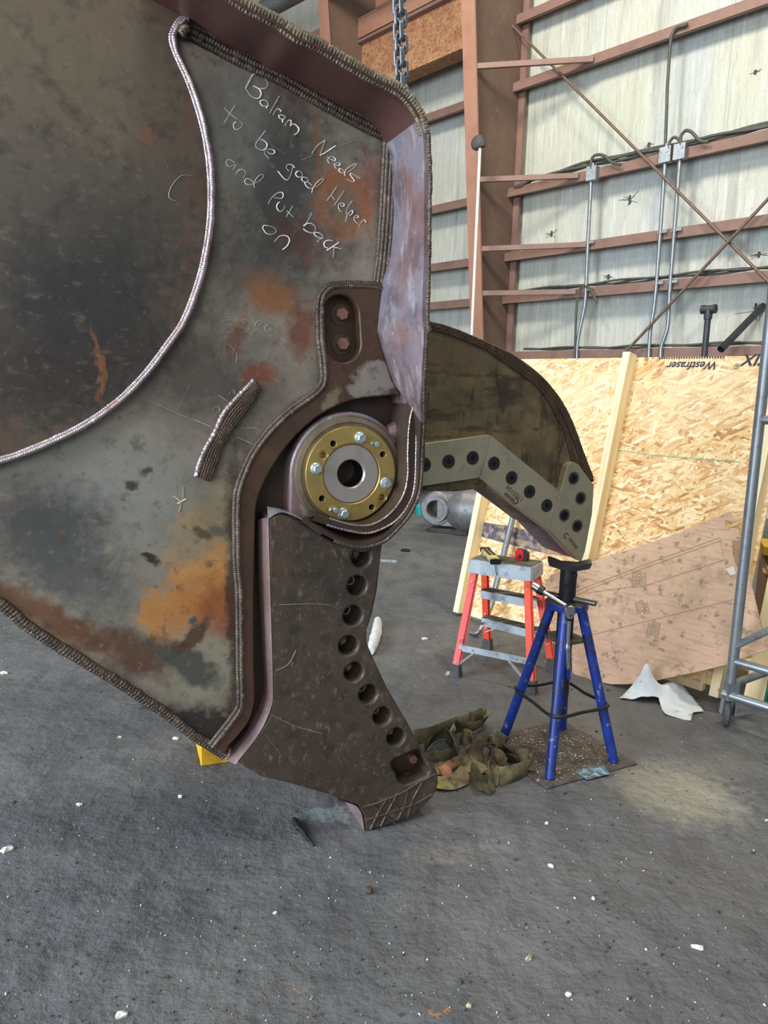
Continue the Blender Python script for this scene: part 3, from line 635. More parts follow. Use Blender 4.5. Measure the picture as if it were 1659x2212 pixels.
# guard band round the boss
bo = [(897,853),(900,896),(899,972),(896,1047),(884,1088),(855,1125),(817,1146),(786,1152),(741,1144),(705,1134),(672,1124)]
bi = [(899,858),(886,905),(881,972),(881,1026),(872,1068),(848,1104),(816,1128),(786,1136),(748,1131),(712,1120),(684,1112)]
BO = SH.pts(bo, .125); BI = SH.pts(bi, .125)
rows = [[Vector((o_.x, .06, o_.z)), o_, i_, Vector((i_.x, .06, i_.z))] for o_, i_ in zip(BO, BI)]
strip('guard_band', densify(rows), M_recess, SE)
bead('weld_bead', bo[:-1], .125, .0035, M_bead, ripple=.012, amp=.2, jit=.08); bead('weld_bead', bi[:-1], .125, .003, M_bead, ripple=.012, amp=.2, jit=.08)  # edge highlights of the chamfered band drawn as thin bright tubes
# weld ramp between recess and flange
bm = bmesh.new()
ra = SH.pts(sm2([(895,868),(885,898),(872,918),(850,932),(835,935)], 3), wr_+.05)
tube(bm, ra, [.02+.012*math.sin(i/len(ra)*3) for i in range(len(ra))], 12); finish(bm, 'weld_ramp', M_rim, SE, 60)
# --- boss, ring, pin
cB = SH.at(757, 1023, .035); cu0, cz0 = cB.x, cB.z
def LM(u, z, w): return Matrix.Translation((u, -w, z)) @ Matrix.Rotation(R(90), 4, 'X')
Rb = .168
uo = [(cu0+.205*math.cos(R(t)), cz0+.205*math.sin(R(t))) for t in range(0, 181, 6)]+[(cu0-.205, cz0-.16), (cu0-.10, cz0-.215), (cu0+.1, cz0-.2), (cu0+.205, cz0-.08)]
slab('boss_housing', uo, .018, -.3, M_rim, SE, holes=[circ(cu0, cz0, .165, 72)[::-1]], bevel=.010)
bm = bmesh.new(); lathe(bm, [(.155,-.05),(.192,-.05),(.192,.022),(.187,.030),(.172,.033),(.168,.026),(.155,.026)], LM(cu0, cz0, 0), 96); finish(bm, 'boss_ring', mk('turned_casting_ring', (142,130,108), [(9,6,.45,.65,(104,92,76),.7)], rough=.35, metal=.6), SE, 40)
Ro = .1585
def polar(px, py, w): p = SH.at(px, py, w); return p.x, p.z
def Z5(x, y): return (640+x/6.9125, 900+y/6.9125)
wb5 = .045
holes = [polar(*Z5(*h), wb5) for h in ((555,405),(1295,565),(385,1225),(1130,1355))]
csk = [polar(*Z5(*h), wb5) for h in ((400,575),(1280,1205))]
hl = [circ(a, b, .0105, 20)[::-1] for a, b in holes]+[circ(a, b, .011, 20)[::-1] for a, b in csk]
slab('retaining_ring', circ(cu0, cz0, Ro, 96), wb5, .012, M_brass, SE, holes=hl+[circ(cu0, cz0, .1035, 72)[::-1]], bevel=.0015)
ringo = [o for o in COL.objects if o.name.startswith('retaining_ring')][0]
slab('ring_backing', circ(cu0, cz0, .166, 64), .004, -.02, M_bore, SE, holes=[circ(cu0, cz0, .101, 48)[::-1]])
for a, b in csk:
    bm = bmesh.new(); lathe(bm, [(.0175,.0468),(.010,.036),(.008,.02),(0,.02)], LM(a, b, 0), 24); finish(bm, 'countersink', M_brass, ringo, 60)
    bm = bmesh.new(); lathe(bm, [(.0175,.0462),(.0185,.0462),(.0185,.0455),(.0175,.0455)], LM(a, b, 0), 24); finish(bm, 'countersink_rim', M_brass, ringo, 60)
bm = bmesh.new(); lathe(bm, [(.046,-.16),(.046,.036),(.050,.041),(.096,.041),(.0995,.036),(.0995,0)], LM(cu0, cz0, 0), 96); finish(bm, 'pin_end', M_mach, SE, 30)
bm = bmesh.new(); lathe(bm, [(0,-.12),(.0458,-.12),(.0458,.028)], LM(cu0, cz0, 0), 48); finish(bm, 'pin_bore', M_bore, SE, 40)
for rr_ in (.101, .097): pass
bm = bmesh.new(); lathe(bm, [(.0995,.036),(.1005,.044),(.1035,.046),(.1040,.042),(.1040,.02)], LM(cu0, cz0, 0), 96); finish(bm, 'snap_ring', M_brass, SE, 40)
def hexbolt(name, u, z, w, r, h, mat, parent, flange=True, rot=0, washer=None):
    bm = bmesh.new(); Mx = LM(u, z, w) @ Matrix.Rotation(R(rot), 4, 'Z')
    if flange: lathe(bm, [(0,0),(r*1.28,0),(r*1.28,r*.22),(r*1.02,r*.42),(0,r*.42)], Mx, 28)
    lathe(bm, [(r*.98,r*.1),(r,h*.92),(r*.86,h),(0,h)], Mx, 6)
    return finish(bm, name, mat, parent, 25)
for x, y in ((985,320),(325,785),(1365,1000),(730,1460)):
    u, z = polar(*Z5(x, y), wb5+.02); hexbolt('flange_bolt', u, z, wb5, .0155, .024, M_zinc, ringo, rot=x % 60)
for x, y in ((1215,415),(595,1405)):
    u, z = polar(*Z5(x, y), wb5+.02); g_ = hexbolt('grease_fitting', u, z, wb5, .0095, .022, M_zinc, ringo, flange=False, rot=12)
    bm = bmesh.new(); tube(bm, [(u-.002, -wb5-.014, z), (u-.022, -wb5-.02, z+.005)], .0055, 10); finish(bm, 'fitting_nozzle', M_zinc, ringo, 50)
# slot bolts
for (px, py), rr_, nm in (((740,678),.021,20),((742,743),.021,0)):
    u, z = polar(px, py, wc_-.03); hexbolt('slot_bolt', u, z, wc_-.055, rr_, .03, M_rbolt, SE, flange=False, rot=nm)
    bm = bmesh.new(); lathe(bm, [(0,0),(.034,0),(.034,.006),(0,.006)], LM(u, z, wc_-.056), 28); finish(bm, 'washer', M_dkbolt, SE, 40)
# --- wear strip of stacked weld beads
lft = [(548,822),(503,869),(481,897),(461,941),(445,967),(432,998),(423,1030)]
rgt = [(562,838),(528,889),(501,925),(480,962),(467,998),(452,1037)]
Lf = resample(smoothp(SH.pts(lft, .022), 4), .01); Rg = resample(smoothp(SH.pts(rgt, .022), 4), .01)
def atf(P, f): x = f*(len(P)-1); i = min(int(x), len(P)-2); return P[i].lerp(P[i+1], x-i)
bl = [(p.x, p.z) for p in [atf(Lf, i/16) for i in range(17)]]+[(p.x, p.z) for p in [atf(Rg, 1-i/16) for i in range(17)]]
wsx = slab('wear_strip', bl, .024, 0, M_bead2, SE)
M_bead_d = mk('brown_stringer_bead', (88,72,58), [(16,6,.45,.65,(60,48,40),.8),(60,5,.58,.7,(150,132,112),.7)], rough=.45, metal=.45, bump=(120,.5,.004))
for j in range(7):
    bm = bmesh.new(); f = j/6
    Q = [atf(Lf, i/200).lerp(atf(Rg, i/200), f)+Vector((0, -.002-.003*math.sin(f*3.1), .0012*math.sin(i*.7+j))) for i in range(201)]
    tube(bm, Q, .0043 if j else .0075, 8, rfun=lambda i: 1+.22*abs(math.sin(i*.8)), jit=.1)
    finish(bm, 'stringer_bead', M_bead if j == 0 else M_bead_d, wsx, 50)
# --- lower jaw
jaw = [(579,1120),(604,1108),(640,1120),(681,1147),(723,1172),(786,1187),(827,1172),(821,1225),(816,1273),(805,1326),(793,1362),(793,1389),(806,1418),(835,1482),(881,1561),(914,1621),(938,1652),(947,1675),(947,1697),(936,1722),(927,1732),(891,1763),(840,1783),(791,1797),(786,1762),(773,1740),(748,1731),(725,1722),(682,1709),(629,1694),(566,1679),(530,1659),(513,1646),(559,1584),(580,1552),(587,1520),(588,1482),(583,1299)]
HC = [(781,1204),(772,1265),(763,1330),(753,1395),(765,1452),(796,1500),(826,1548),(856,1593)]
jh = []
for c in HC:
    p = SH.at(*c, wj_); jh.append((p.x, p.z))
win = uz(SH.pts([(852,1640),(880,1628),(900,1620),(912,1624),(918,1640),(929,1666),(924,1676),(895,1690),(872,1696),(860,1690),(856,1672),(847,1660),(846,1648)], wj_))
M_nut = mk('worn_steel_nut', (112,102,92), [(30,6,.5,.7,(84,74,64),.7)], rough=.4, metal=.3)
JO = slab('lower_jaw', uz(SH.pts(jaw, wj_)), wj_, -.26, M_jaw, SE, holes=[circ(a, b, .0345, 36)[::-1] for a, b in jh]+[win[::-1]], bevel=.009)
bb = uz(SH.pts([(640,1180),(818,1180),(800,1330),(788,1370),(790,1400),(800,1430),(930,1660),(925,1715),(860,1740),(700,1640)], wj_))
slab('blade_seat', bb, -.030, -.2, M_recess, SE)
for i, (a, b) in enumerate(jh):
    if i in (0, 3, 4, 7):
        hexbolt('blade_nut', a-.006, b+.004, -.030, .022, .036, M_nut, JO, rot=10*i)
        bm = bmesh.new(); lathe(bm, [(0,0),(.012,0),(.012,.046),(.010,.05),(0,.05)], LM(a-.006, b+.004, -.030), 18); finish(bm, 'stud_end', M_nut, JO, 40)
    else:
        bm = bmesh.new(); lathe(bm, [(.014,.0),(.014,.035),(.017,.035),(.017,0)], LM(a-.008, b+.006, -.030), 24); finish(bm, 'bolt_sleeve', M_mach, JO, 40)
for (px, py, m_) in ((874,1670,M_dkbolt),(887,1634,M_rbolt)):
    p = SH.at(px, py, -.03); hexbolt('window_bolt', p.x, p.z, -.030, .018, .03, m_, JO, flange=False, rot=5)
# pale strip with painted light on the jaw's left bevel; bright ledge on top
lo_ = [(559,1128),(559,1150),(566,1316),(576,1448),(574,1500),(549,1558),(496,1628),(488,1636)]
hi_ = [(581,1118),(581,1150),(585,1299),(590,1482),(586,1530),(561,1584),(515,1645),(511,1650)]
A_ = [p+Vector((-.012,0,.002)) for p in SH.pts(lo_, wr_+.002)]; B_ = [p+Vector((-.005,0,.002)) for p in SH.pts(hi_, wj_+.002)]
strip('jaw_bevel', densify([[a, a.lerp(b, .5)+Vector((-.005,0,.002)), b.lerp(a, .08), b+Vector((.004,0,0)), b+Vector((.01,.05,0))] for a, b in zip(A_, B_)], 5), M_chamf, SE)
A_ = SH.pts([(577,1094),(605,1099),(640,1111),(668,1124),(690,1138)], wr_+.05); B_ = SH.pts([(579,1121),(606,1107),(642,1118),(680,1144),(695,1154)], wj_+.004)
strip('jaw_ledge', densify([[a, b, b+Vector((0,.05,-.01))] for a, b in zip(A_, B_)], 5), mk('bright_ledge_steel', (206,212,220), [(14,6,.5,.7,(170,176,188),.6)], rough=.25, metal=.6, bump=(50,.2,.004)), SE)  # ledge paler and bluer than the rest of the jaw
T_ = [p+Vector((-.004,0,-.002)) for p in SH.pts([(736,1729),(752,1732),(771,1739),(779,1748),(785,1762),(790,1797)], wj_-.004)]
strip('lit_tooth_face', densify([[p, p+Vector((0,.20,0))] for p in T_], 4), M_chamf, JO)  # brightens the tooth's left side by colour, over the jaw wall
# hard-face crosshatch weld beads on the tooth
def sbead(name, px, w, r, mat=M_bead2, parent=None):
    bm = bmesh.new(); Q = resample(SH.pts(px, w), .003); tube(bm, Q, r, 8, rfun=lambda i: 1+.2*abs(math.sin(i*1.1)), jit=.12); return finish(bm, name, mat, parent or SE, 50)
M_hf = mk('hard_facing', (92,80,72), [(30,6,.5,.7,(80,70,62),.8)], rough=.45, metal=.45, bump=(60,.4,.004))
for seg in ([(784,1744),(820,1733),(870,1712),(905,1690),(940,1672)],[(800,1792),(820,1750),(838,1722)],[(822,1785),(842,1745),(858,1714)],[(806,1740),(838,1765),(852,1778)],[(836,1722),(866,1752),(880,1765)],[(880,1765),(890,1730),(912,1690)],[(858,1772),(875,1740),(880,1708)],[(870,1712),(900,1742)],[(790,1772),(840,1755),(900,1735),(935,1715)]):
    sbead('hard_face_bead', seg, wj_+.001, .0034, M_hf, JO)
# ---------------------------------------------------------------- chalk writing
def stroke(bm, Q, r=.0017):
    Q = resample(Q, .004)
    if len(Q) < 2: return
    tube(bm, Q, r, 6, flat=.45, jit=.22)
def chalk(name, ox, oy, sc, L, r=.0019, mat=M_chalk, w=.0012):
    bm = bmesh.new()
    for s_ in L:
        P = [(ox+x/sc, oy+y/sc) for x, y in s_]
        if len(P) > 2: P = sm2(P, 4)
        stroke(bm, SH.pts(P, w), r)
    return finish(bm, name, mat, SE, 60)
s8 = 8.295
chalk('chalk_word', 460, 140, s8, [[(720,175),(590,430)],[(705,190),(640,300),(582,425)],[(590,430),(650,520),(720,585),(790,605),(840,580),(865,510),(830,440),(770,400),(715,380)],[(690,200),(740,165),(820,175),(910,225),(970,290),(988,350),(960,410),(890,430),(820,425)],
 [(985,680),(960,645),(900,630),(845,650),(850,690),(890,735),(950,745),(990,720),(985,680)],[(1005,730),(965,745),(960,780)],[(1195,560),(1020,860)],[(1080,905),(1105,850),(1150,795),(1190,795),(1225,838)],
 [(1300,930),(1240,900),(1180,905),(1185,940),(1215,970),(1280,965),(1300,930)],[(1280,965),(1245,985),(1250,1030)],[(1295,1090),(1330,1020),(1375,990),(1405,1020),(1385,1100)],[(1385,1100),(1430,1060),(1490,1080),(1540,1150),(1520,1210),(1465,1255)]])
chalk('chalk_word', 460, 140, s8, [[(395,730),(195,1050)],[(205,770),(300,870),(435,975)],[(410,1020),(370,1060),(370,1120),(410,1165),(480,1140),(530,1090),(520,1040),(460,1010)]])
chalk('chalk_word', 460, 140, s8, [[(945,1180),(820,1340),(765,1430),(790,1490),(880,1530),(950,1490),(970,1430),(930,1370),(850,1335)],[(963,1552),(1013,1587),(1073,1597),(1113,1567),(1083,1527),(1013,1512),(943,1527),(923,1567),(953,1627),(1013,1682)]])
chalk('chalk_word', 470, 300, s8, [[(310,440),(270,400),(200,370),(155,400),(155,450),(200,495),(270,480),(340,460)],[(320,480),(275,555)],[(390,540),(320,640)],[(370,570),(430,545),(490,580),(500,630),(460,705)],[(640,770),(580,725),(520,710),(485,750),(500,800),(560,825),(650,800),(740,760),(810,700),(820,650),(780,635),(720,680),(660,770),(650,820),(665,870)]])
chalk('chalk_word', 470, 300, s8, [[(1280,575),(1235,530),(1235,480),(1290,455),(1350,475),(1380,520)],[(1355,480),(1320,620),(1280,710),(1240,740),(1180,700),(1080,580)],[(1440,575),(1400,610),(1410,660),(1470,690),(1520,660),(1510,605),(1450,575)],
 [(1610,705),(1560,685),(1515,690),(1510,735),(1550,770),(1610,765),(1625,725)],[(1690,835),(1640,785),(1570,770),(1570,815),(1620,875),(1680,885),(1790,845),(1860,785),(1900,725),(1885,705),(1830,735),(1760,805),(1710,875),(1690,965)]])
chalk('chalk_word', 470, 300, s8, [[(910,1165),(960,1070),(1040,990),(1110,960),(1165,965),(1175,1030),(1140,1070),(1070,1060),(1010,1050)],[(1115,1130),(1075,1160),(1060,1220),(1085,1280),(1130,1300),(1180,1270),(1210,1200)],[(1350,1200),(1230,1400)],[(1235,1280),(1355,1400)]])
chalk('chalk_word', 640, 280, s8, [[(280,430),(360,310),(440,240),(520,190)],[(520,190),(480,300),(425,460)],[(425,460),(520,410),(700,290)],[(560,490),(620,530),(680,555),(710,540),(680,500),(620,480),(570,520),(570,570),(600,605)],[(670,610),(730,640),(780,640),(785,610),(740,595),(690,620),(690,660),(720,700)],
 [(860,760),(820,710),(770,700),(765,740),(800,770),(850,775),(940,750),(1030,690),(1080,630),(1070,610),(1000,640),(900,710),(865,770),(875,830)],[(1140,870),(1050,820),(980,780),(965,800),(1000,860),(1040,910),(1030,940),(970,920),(900,885)]])
chalk('chalk_word', 640, 380, s8, [[(725,200),(555,440)],[(855,270),(680,530)],[(625,350),(690,430)],[(790,500),(810,545),(850,540),(860,510),(820,485),(770,500),(755,550),(780,620),(820,645)],[(1005,445),(950,520),(905,610),(895,690)],[(930,660),(880,825)],[(930,690),(960,640),(1010,620),(1000,680),(950,715)],
 [(1060,745),(1110,745),(1110,715),(1070,705),(1035,740),(1050,810),(1105,855)],[(1120,910),(1160,840),(1210,790),(1235,800),(1245,835)]])
chalk('chalk_word', 640, 380, s8, [[(280,665),(200,820),(130,890)],[(130,900),(190,855),(260,850),(330,890),(345,950),(310,1020),(240,1015),(160,980),(125,945)],[(480,1080),(430,1030),(360,1010),(320,1025),(330,1060),(400,1105),(490,1110),(380,1160),(385,1180),(420,1180)],[(650,1170),(600,1150),(530,1165),(495,1210),(510,1270),(570,1295)],[(765,1190),(660,1260),(545,1335)],[(640,1275),(720,1285),(800,1305)],[(680,1295),(665,1470)]])
chalk('chalk_word', 550, 400, s8, [[(235,730),(170,720),(145,760),(170,820),(220,870),(290,880),(360,860),(390,820),(360,770),(300,740),(200,720)],[(355,1015),(440,920),(530,900),(600,925),(625,990),(580,1090),(500,1155)]])
s6 = 6.505
chalk('chalk_number', 420, 660, s6, [[(545,250),(520,205),(450,205),(390,220),(395,250),(480,290),(535,330),(520,375),(460,395),(420,370),(450,330),(530,280),(545,240)],[(590,295),(560,380)],[(650,210),(710,200),(740,220),(690,275),(760,290),(775,330),(730,385),(655,385)],[(960,240),(920,215),(870,240),(850,285),(900,290),(955,250),(960,240),(900,330),(820,400)],[(1050,270),(1000,290),(990,340),(1030,380),(1080,365),(1100,315),(1070,275),(1040,275)]], .0009, M_chalk2)
chalk('chalk_number', 420, 660, s6, [[(390,370),(355,600),(345,720)],[(430,700),(430,600),(460,540),(520,580),(590,680),(590,780),(555,820),(535,760),(555,640),(620,500)]], .0008, M_chalk2)
chalk('chalk_mark', 420, 660, s6, [[(710,1630),(760,1710)],[(655,1720),(870,1720)],[(820,1450),(880,1480),(880,1530),(820,1560),(770,1545)],[(600,1850),(890,1980)],[(0,1605),(235,1705)],[(340,1260),(470,1350)],[(500,1250),(500,1200),(550,1190),(565,1240)],[(270,1490),(290,1430),(340,1430),(360,1480)]], .0014, M_chalk2)
chalk('chalk_mark', 0, 600, 2.765, [[(1035,1305),(1080,1340),(1070,1400)],[(1110,1320),(1060,1350)],[(1095,1250),(1095,1320)]], .0024, mk('grey_paint_mark', (196,192,170)))
chalk('scratch_line', 460, 140, s8, [[(0,620),(280,900),(540,1110),(1000,1400),(1300,1610)],[(105,1110),(250,1120),(380,1160),(480,1200),(600,1290)]], .0007, M_scratch)
chalk('scratch_line', 640, 280, s8, [[(700,330),(900,250),(1110,200),(1180,400),(1290,580)],[(90,550),(200,500),(320,450)]], .0007, M_scratch)
chalk('scratch_line', 0, 600, 2.765, [[(780,700),(900,740),(1080,820),(1260,890)],[(1060,800),(1140,640)]], .0007, M_scratch)
chalk('scratch_line', 0, 0, 2.765, [[(1150,1050),(1080,1050),(1020,1120),(1010,1180),(1050,1200)],[(975,940),(1010,1010)]], .0009, M_scratch, w=.0312)
chalk('scratch_line', 450, 1150, 3.016, [[(415,1190),(560,1260),(740,1310)],[(370,1315),(475,1450)],[(440,900),(520,860),(570,770)],[(460,470),(780,470),(860,525)]], .0006, M_scratch, w=wj_+.0008)
# lifting eye the chain passes through, out of sight behind the top flange
p = SH.at(868, 190, -.08)
# ================================================================ CHAINS
def link_mesh():
    bm = bmesh.new(); L_, Wd = .021, .0115; pts = []
    for t in range(0, 181, 20): pts.append((Wd*math.cos(R(t)), 0, L_/1+Wd*math.sin(R(t))*1.0-.004))
    for t in range(180, 361, 20): pts.append((Wd*math.cos(R(t)), 0, -L_+Wd*math.sin(R(t))+.004))
    tube(bm, pts, .0058, 10, closed=True)
    me = bpy.data.meshes.new('chain_link'); bmesh.ops.recalc_face_normals(bm, faces=bm.faces[:]); bm.to_mesh(me); bm.free()
    for q in me.polygons: q.use_smooth = True
    me.materials.append(M_chain); return me
lm = link_mesh()
for ci, (pt, pb, lbl) in enumerate([((857,-30),(861,180),'left strand of heavy steel lifting chain above the shear'),((867,-30),(873,205),'right strand of heavy steel lifting chain above the shear')]):
    a = SH.world(SH.at(*pt, -.06-.03*ci)); b = SH.world(SH.at(*pb, -.06-.03*ci)); d = (a-b).normalized(); Lc = (a-b).length+.25
    e = empty('lifting_chain', Matrix.Translation(b), lbl, 'chain', None)
    n = int(Lc/.0385); base = d.to_track_quat('Z', 'Y').to_matrix().to_4x4()
    for i in range(n):
        o = bpy.data.objects.new('chain_link', lm); COL.objects.link(o); o.parent = e
        o.matrix_local = Matrix.Translation(d*(i*.0385)) @ base @ Matrix.Rotation(R(90*(i % 2)+38+ci*25), 4, 'Z')
# ================================================================ UPPER JAW (moving) behind
WJ = -.30
M_uj = mk('olive_brown_jaw_steel', (112,98,70), [(2,6,.4,.68,(90,80,60),.8),(6,8,.46,.64,(134,116,80),.7),(9,9,.50,.62,(66,56,44),.7),(14,6,.55,.63,(52,44,36),.75,(1,1,.3)),(16,6,.55,.63,(56,46,36),.7,(.3,1,1)),(60,5,.62,.7,(130,118,84),.5)], rough=.6, metal=.25, rvar=.1, bump=(22,.3,.006), bump2=(60,.2,.003))
M_blade = mk('ground_blade_steel', (182,174,152), [(1.6,5,.42,.66,(178,164,124),.7),(6,6,.5,.7,(142,136,122),.6),(30,6,.6,.72,(110,98,76),.5)], rough=.38, metal=.6, rvar=.1, bump=(80,.08,.002))
UE = empty('shear_upper_jaw', SH.M, 'hooked olive-brown upper shear jaw with bolted blades, tip resting on the blue stand', 'machine')
up = [(700,640),(860,668),(930,692),(975,706),(1040,732),(1095,756),(1130,778),(1170,810),(1200,845),(1222,880),(1240,920),(1255,960),(1270,1000),(1283,1030),(1284,1041),(1279,1043),(1262,1030),(1230,1010),(1215,1080),(1212,1100),(1180,1110),(1100,1030),(1045,1055),(985,1062),(900,1060),(780,1050),(680,900)]
JU = slab('jaw_plate', uz(SH.pts(sm2(up[:14], 3)+up[14:], WJ)), WJ, WJ-.17, M_uj, UE, bevel=.008)
def ubead(px, w, offs, r, mat):
    bm = bmesh.new(); P = SH.pts(sm2(px, 4), w)
    for du, dw in offs:
        Q = []
        for i, p in enumerate(P):
            t = (P[min(i+1, len(P)-1)]-P[max(i-1, 0)]).normalized(); Q.append(p+Vector((t.z, 0, -t.x))*du+Vector((0, -dw, 0)))
        Q = resample(Q, .004); tube(bm, Q, r, 7, rfun=lambda i: 1+.2*abs(math.sin(i*.9)), jit=.12)
    return finish(bm, 'hard_face_bead', mat, UE, 50)
M_ub = mk('brown_hard_face', (86,70,54), [(14,6,.45,.65,(60,50,40),.8),(50,5,.6,.7,(120,104,80),.6)], rough=.5, metal=.35, bump=(80,.4,.004))
ubead([(925,697),(975,711),(1040,738),(1095,763),(1130,786),(1170,818),(1200,853),(1222,888),(1240,928),(1254,968),(1268,1005),(1279,1032)], WJ, [(-.002+.0075*k_, .001) for k_ in range(4)], .0055, M_ub)
ubead([(1060,748),(1110,785),(1150,812),(1185,850),(1210,895),(1228,935),(1242,985),(1262,1015)], WJ, [(.004+.0075*k_, .001) for k_ in range(3)], .0055, M_ub)
ubead([(1209,905),(1210,950),(1205,1000),(1202,1050)], WJ, [(0, 0)], .004, M_ub)
# blades
def blade(name, out, w, th, mat=M_blade, ink=0):
    return slab(name, uz(SH.pts(out, w)), w, w-th, mat, UE, bevel=.0012)
BW = WJ+.035
M_rim2 = mk('ground_tip_steel', (112,100,104), [(6,6,.45,.65,(82,72,76),.7),(20,7,.55,.7,(150,142,146),.5)], rough=.4, metal=.4)
b1 = blade('blade', [(840,962),(914,959),(1058,940),(1054,975),(1035,1032),(914,1050),(840,1060)], BW, .05)
b2 = blade('blade', [(1059,940),(1210,1062),(1187,1147),(1036,1033),(1055,975)], BW, .05)
b3 = blade('tip_blade', sm2([(1211,1062),(1222,1020),(1228,1004),(1238,998),(1250,1004)], 3)+[(1279,1044),(1283,1045),(1279,1110),(1264,1190),(1256,1213),(1246,1208),(1188,1146)], BW, .05)
# jaw body seen below the blades (its thick underside)
slab('blade_carrier', uz(SH.pts([(840,1056),(914,1049),(1000,1037),(1036,1031),(1187,1145),(1205,1120),(1180,1080),(1050,990),(900,1000)], BW)), BW-.051, BW-.29, M_recess, UE, bevel=.003)
slab('tip_backing', uz(SH.pts([(1180,1139),(1189,1146),(1246,1206),(1254,1211),(1263,1188),(1277,1110),(1277,1050),(1225,1050)], BW)), BW-.051, BW-.27, M_rim2, UE, bevel=.004)
def cs(px, py, bl, r, deep):
    p = SH.at(px, py, BW); Mx = LM(p.x, p.z, BW)
    bm = bmesh.new()
    if deep: lathe(bm, [(r*1.06,.0014),(r*1.02,.0004),(r*.96,-.0004),(r*.86,.0008),(r*.50,.0008),(r*.46,-.0002)], Mx, 40)
    else: lathe(bm, [(r,.0006),(r*.98,.0022),(r*.5,.0026),(r*.38,.0022)], Mx, 40)
    o = finish(bm, 'blade_bolt', M_blackox, bl, 40)
    bm = bmesh.new(); lathe(bm, [(r*.55,.0012),(0,.0012)] if deep else [(r*.42,.0030),(0,.0030)], Mx, 6); finish(bm, 'hex_socket', M_bore, bl)  # flat black disc, shade of the socket put into its colour
for c in ((917,1004),(969,997),(1021,989)): cs(*c, b1, .028, False)
for c in ((1067,1001),(1105,1032),(1144,1062),(1181,1092)): cs(*c, b2, .028, False)
for c in ((1239,1033),(1254,1076),(1219,1113),(1247,1136)): cs(*c, b3, .027, True)
def btext(s, px, py, size, ang, bl, bold=0.0):
    p = SH.at(px, py, BW); text_mesh('engraving', s, size, M_dkbolt, bl, facetext(p.x, p.z, BW+.0004, ang), ext=.0003, bold=bold)
btext('1103104', 1112, 1066, .030, 143, b2); btext('C', 1115, 1082, .038, 143, b2, .001); btext('GENESIS', 1101, 1074, .017, 143, b2, .0005)
btext('C', 1222, 1157, .034, -47, b3, .001); btext('GENESIS', 1238, 1174, .019, -47, b3, .0003)
def simple(name, bm, mat, lbl=None, cat=None, group=None, smooth=None, M=None, parent=None, kind=None):
    o = finish(bm, name, mat, parent, smooth)
    if M is not None and parent is None: o.matrix_world = M
    if lbl: tag(o, lbl, cat, group, kind)
    return o
def sweep(bm, pts, ups, hw, ht, n=10, caps=True):
    pts = [Vector(p) for p in pts]; N = len(pts); rings = []
    for i, p in enumerate(pts):
        t = (pts[min(i+1, N-1)]-pts[max(i-1, 0)]).normalized(); u = Vector(ups[i]); u = (u-t*u.dot(t)).normalized(); s_ = t.cross(u)
        rings.append([bm.verts.new(p+u*hw*math.cos(2*math.pi*k_/n)+s_*ht*math.sin(2*math.pi*k_/n)) for k_ in range(n)])
    for A, B in zip(rings, rings[1:]):
        for k_ in range(n): bm.faces.new((A[k_], A[(k_+1) % n], B[(k_+1) % n], B[k_]))
    bm.faces.new(rings[0]); bm.faces.new(rings[-1])
# ================================================================ STRAND BOARD CRATE SIDE
A0 = at_z(985, 1322, 0); B0 = at_z(1548, 1506, 0); dv = B0-A0
OT = R(13)
OF = Frame(A0, math.atan2(dv.y, dv.x), OT)
OE = empty('board_panel', OF.M, 'large leaning panel of golden strand board with pine studs nailed on', 'board')
ptop = OF.at(1400, 772).z; ul = OF.at(990, 1300).x; ur = OF.at(1556, 1490).x
def prism(u0, u1, z0, z1, w0, w1, bm=None):
    bm = bm or bmesh.new(); box(bm, ((u0+u1)/2, -(w0+w1)/2, (z0+z1)/2), (u1-u0, w1-w0, z1-z0)); return bm
zb_ = OF.at(1100, 1350).z
finish(prism(ul, ur+.05, .05, ptop, -.012, 0), 'strand_board', M_osb, OE)
M_pine = mk('fresh_pine', (244,226,182), [(12,6,.45,.66,(222,188,128),.6,(2,2,.12)),(3,4,.5,.7,(246,232,196),.6,(1,1,.3)),(18,5,.68,.73,(150,110,70),.6)], rough=.6)
for (a, b), z0 in ((((1035,1062),(986,1314)), 0), (((1349,766),(1267,1205)), 0), (((1621,1100),(1543,1500)), 0)):
    pa, pb_ = OF.at(*a, .09), OF.at(*b, .09); um = (pa.x+pb_.x)/2
    finish(prism(um-.024, um+.024, .012, ptop+.012, .001, .09), 'stud', M_pine, OE)
finish(prism(ul+.1, ur-.1, .0, .06, -.05, -.014), 'bottom_rail', M_pine, OE)
# print on the board
def otext(s, px, py, size, ang, sh=0.0, bold=0.0, mat=M_ink):
    p = OF.at(px, py, 0); return text_mesh('printed_text', s, size, mat, OE, facetext(p.x, p.z, .0008, ang), shear=sh, ext=.0003, bold=bold)
otext('Westfraser', 1495, 789, .066, 180, .25, .0012); otext('stSIX', 1648, 776, .092, 180, .3, .0022); otext('\u00ae', 1592, 791, .04, 180)
p = OF.at(1490, 775, 0)
bm = bmesh.new()
for j in range(26): box(bm, (p.x-.19+j*.0155, -.0006, p.z+.006), (.009, .0008, .011))
finish(bm, 'clipped_print_row', M_ink, OE)
M_inkband = mk('smudged_ink_band', (206,170,124), [(3,5,.36,.5,(66,70,88),.95),(16,8,.5,.62,(190,160,130),.7),(30,6,.6,.68,(120,136,160),.7)], rough=.8)
q = uz(OF.pts([(1043,1128),(1100,1136),(1200,1162),(1262,1178),(1262,1205),(1180,1196),(1100,1176),(1036,1158)], 0))
def fslab(name, outl, w1, w0, mat, par): return slab(name, outl, w1, w0, mat, par)
fslab('ink_band', q, .0012, .0002, M_inkband, OE)
otext('WestFraser', 1088, 1146, .052, -3, .2, .001).location.y = -.0008
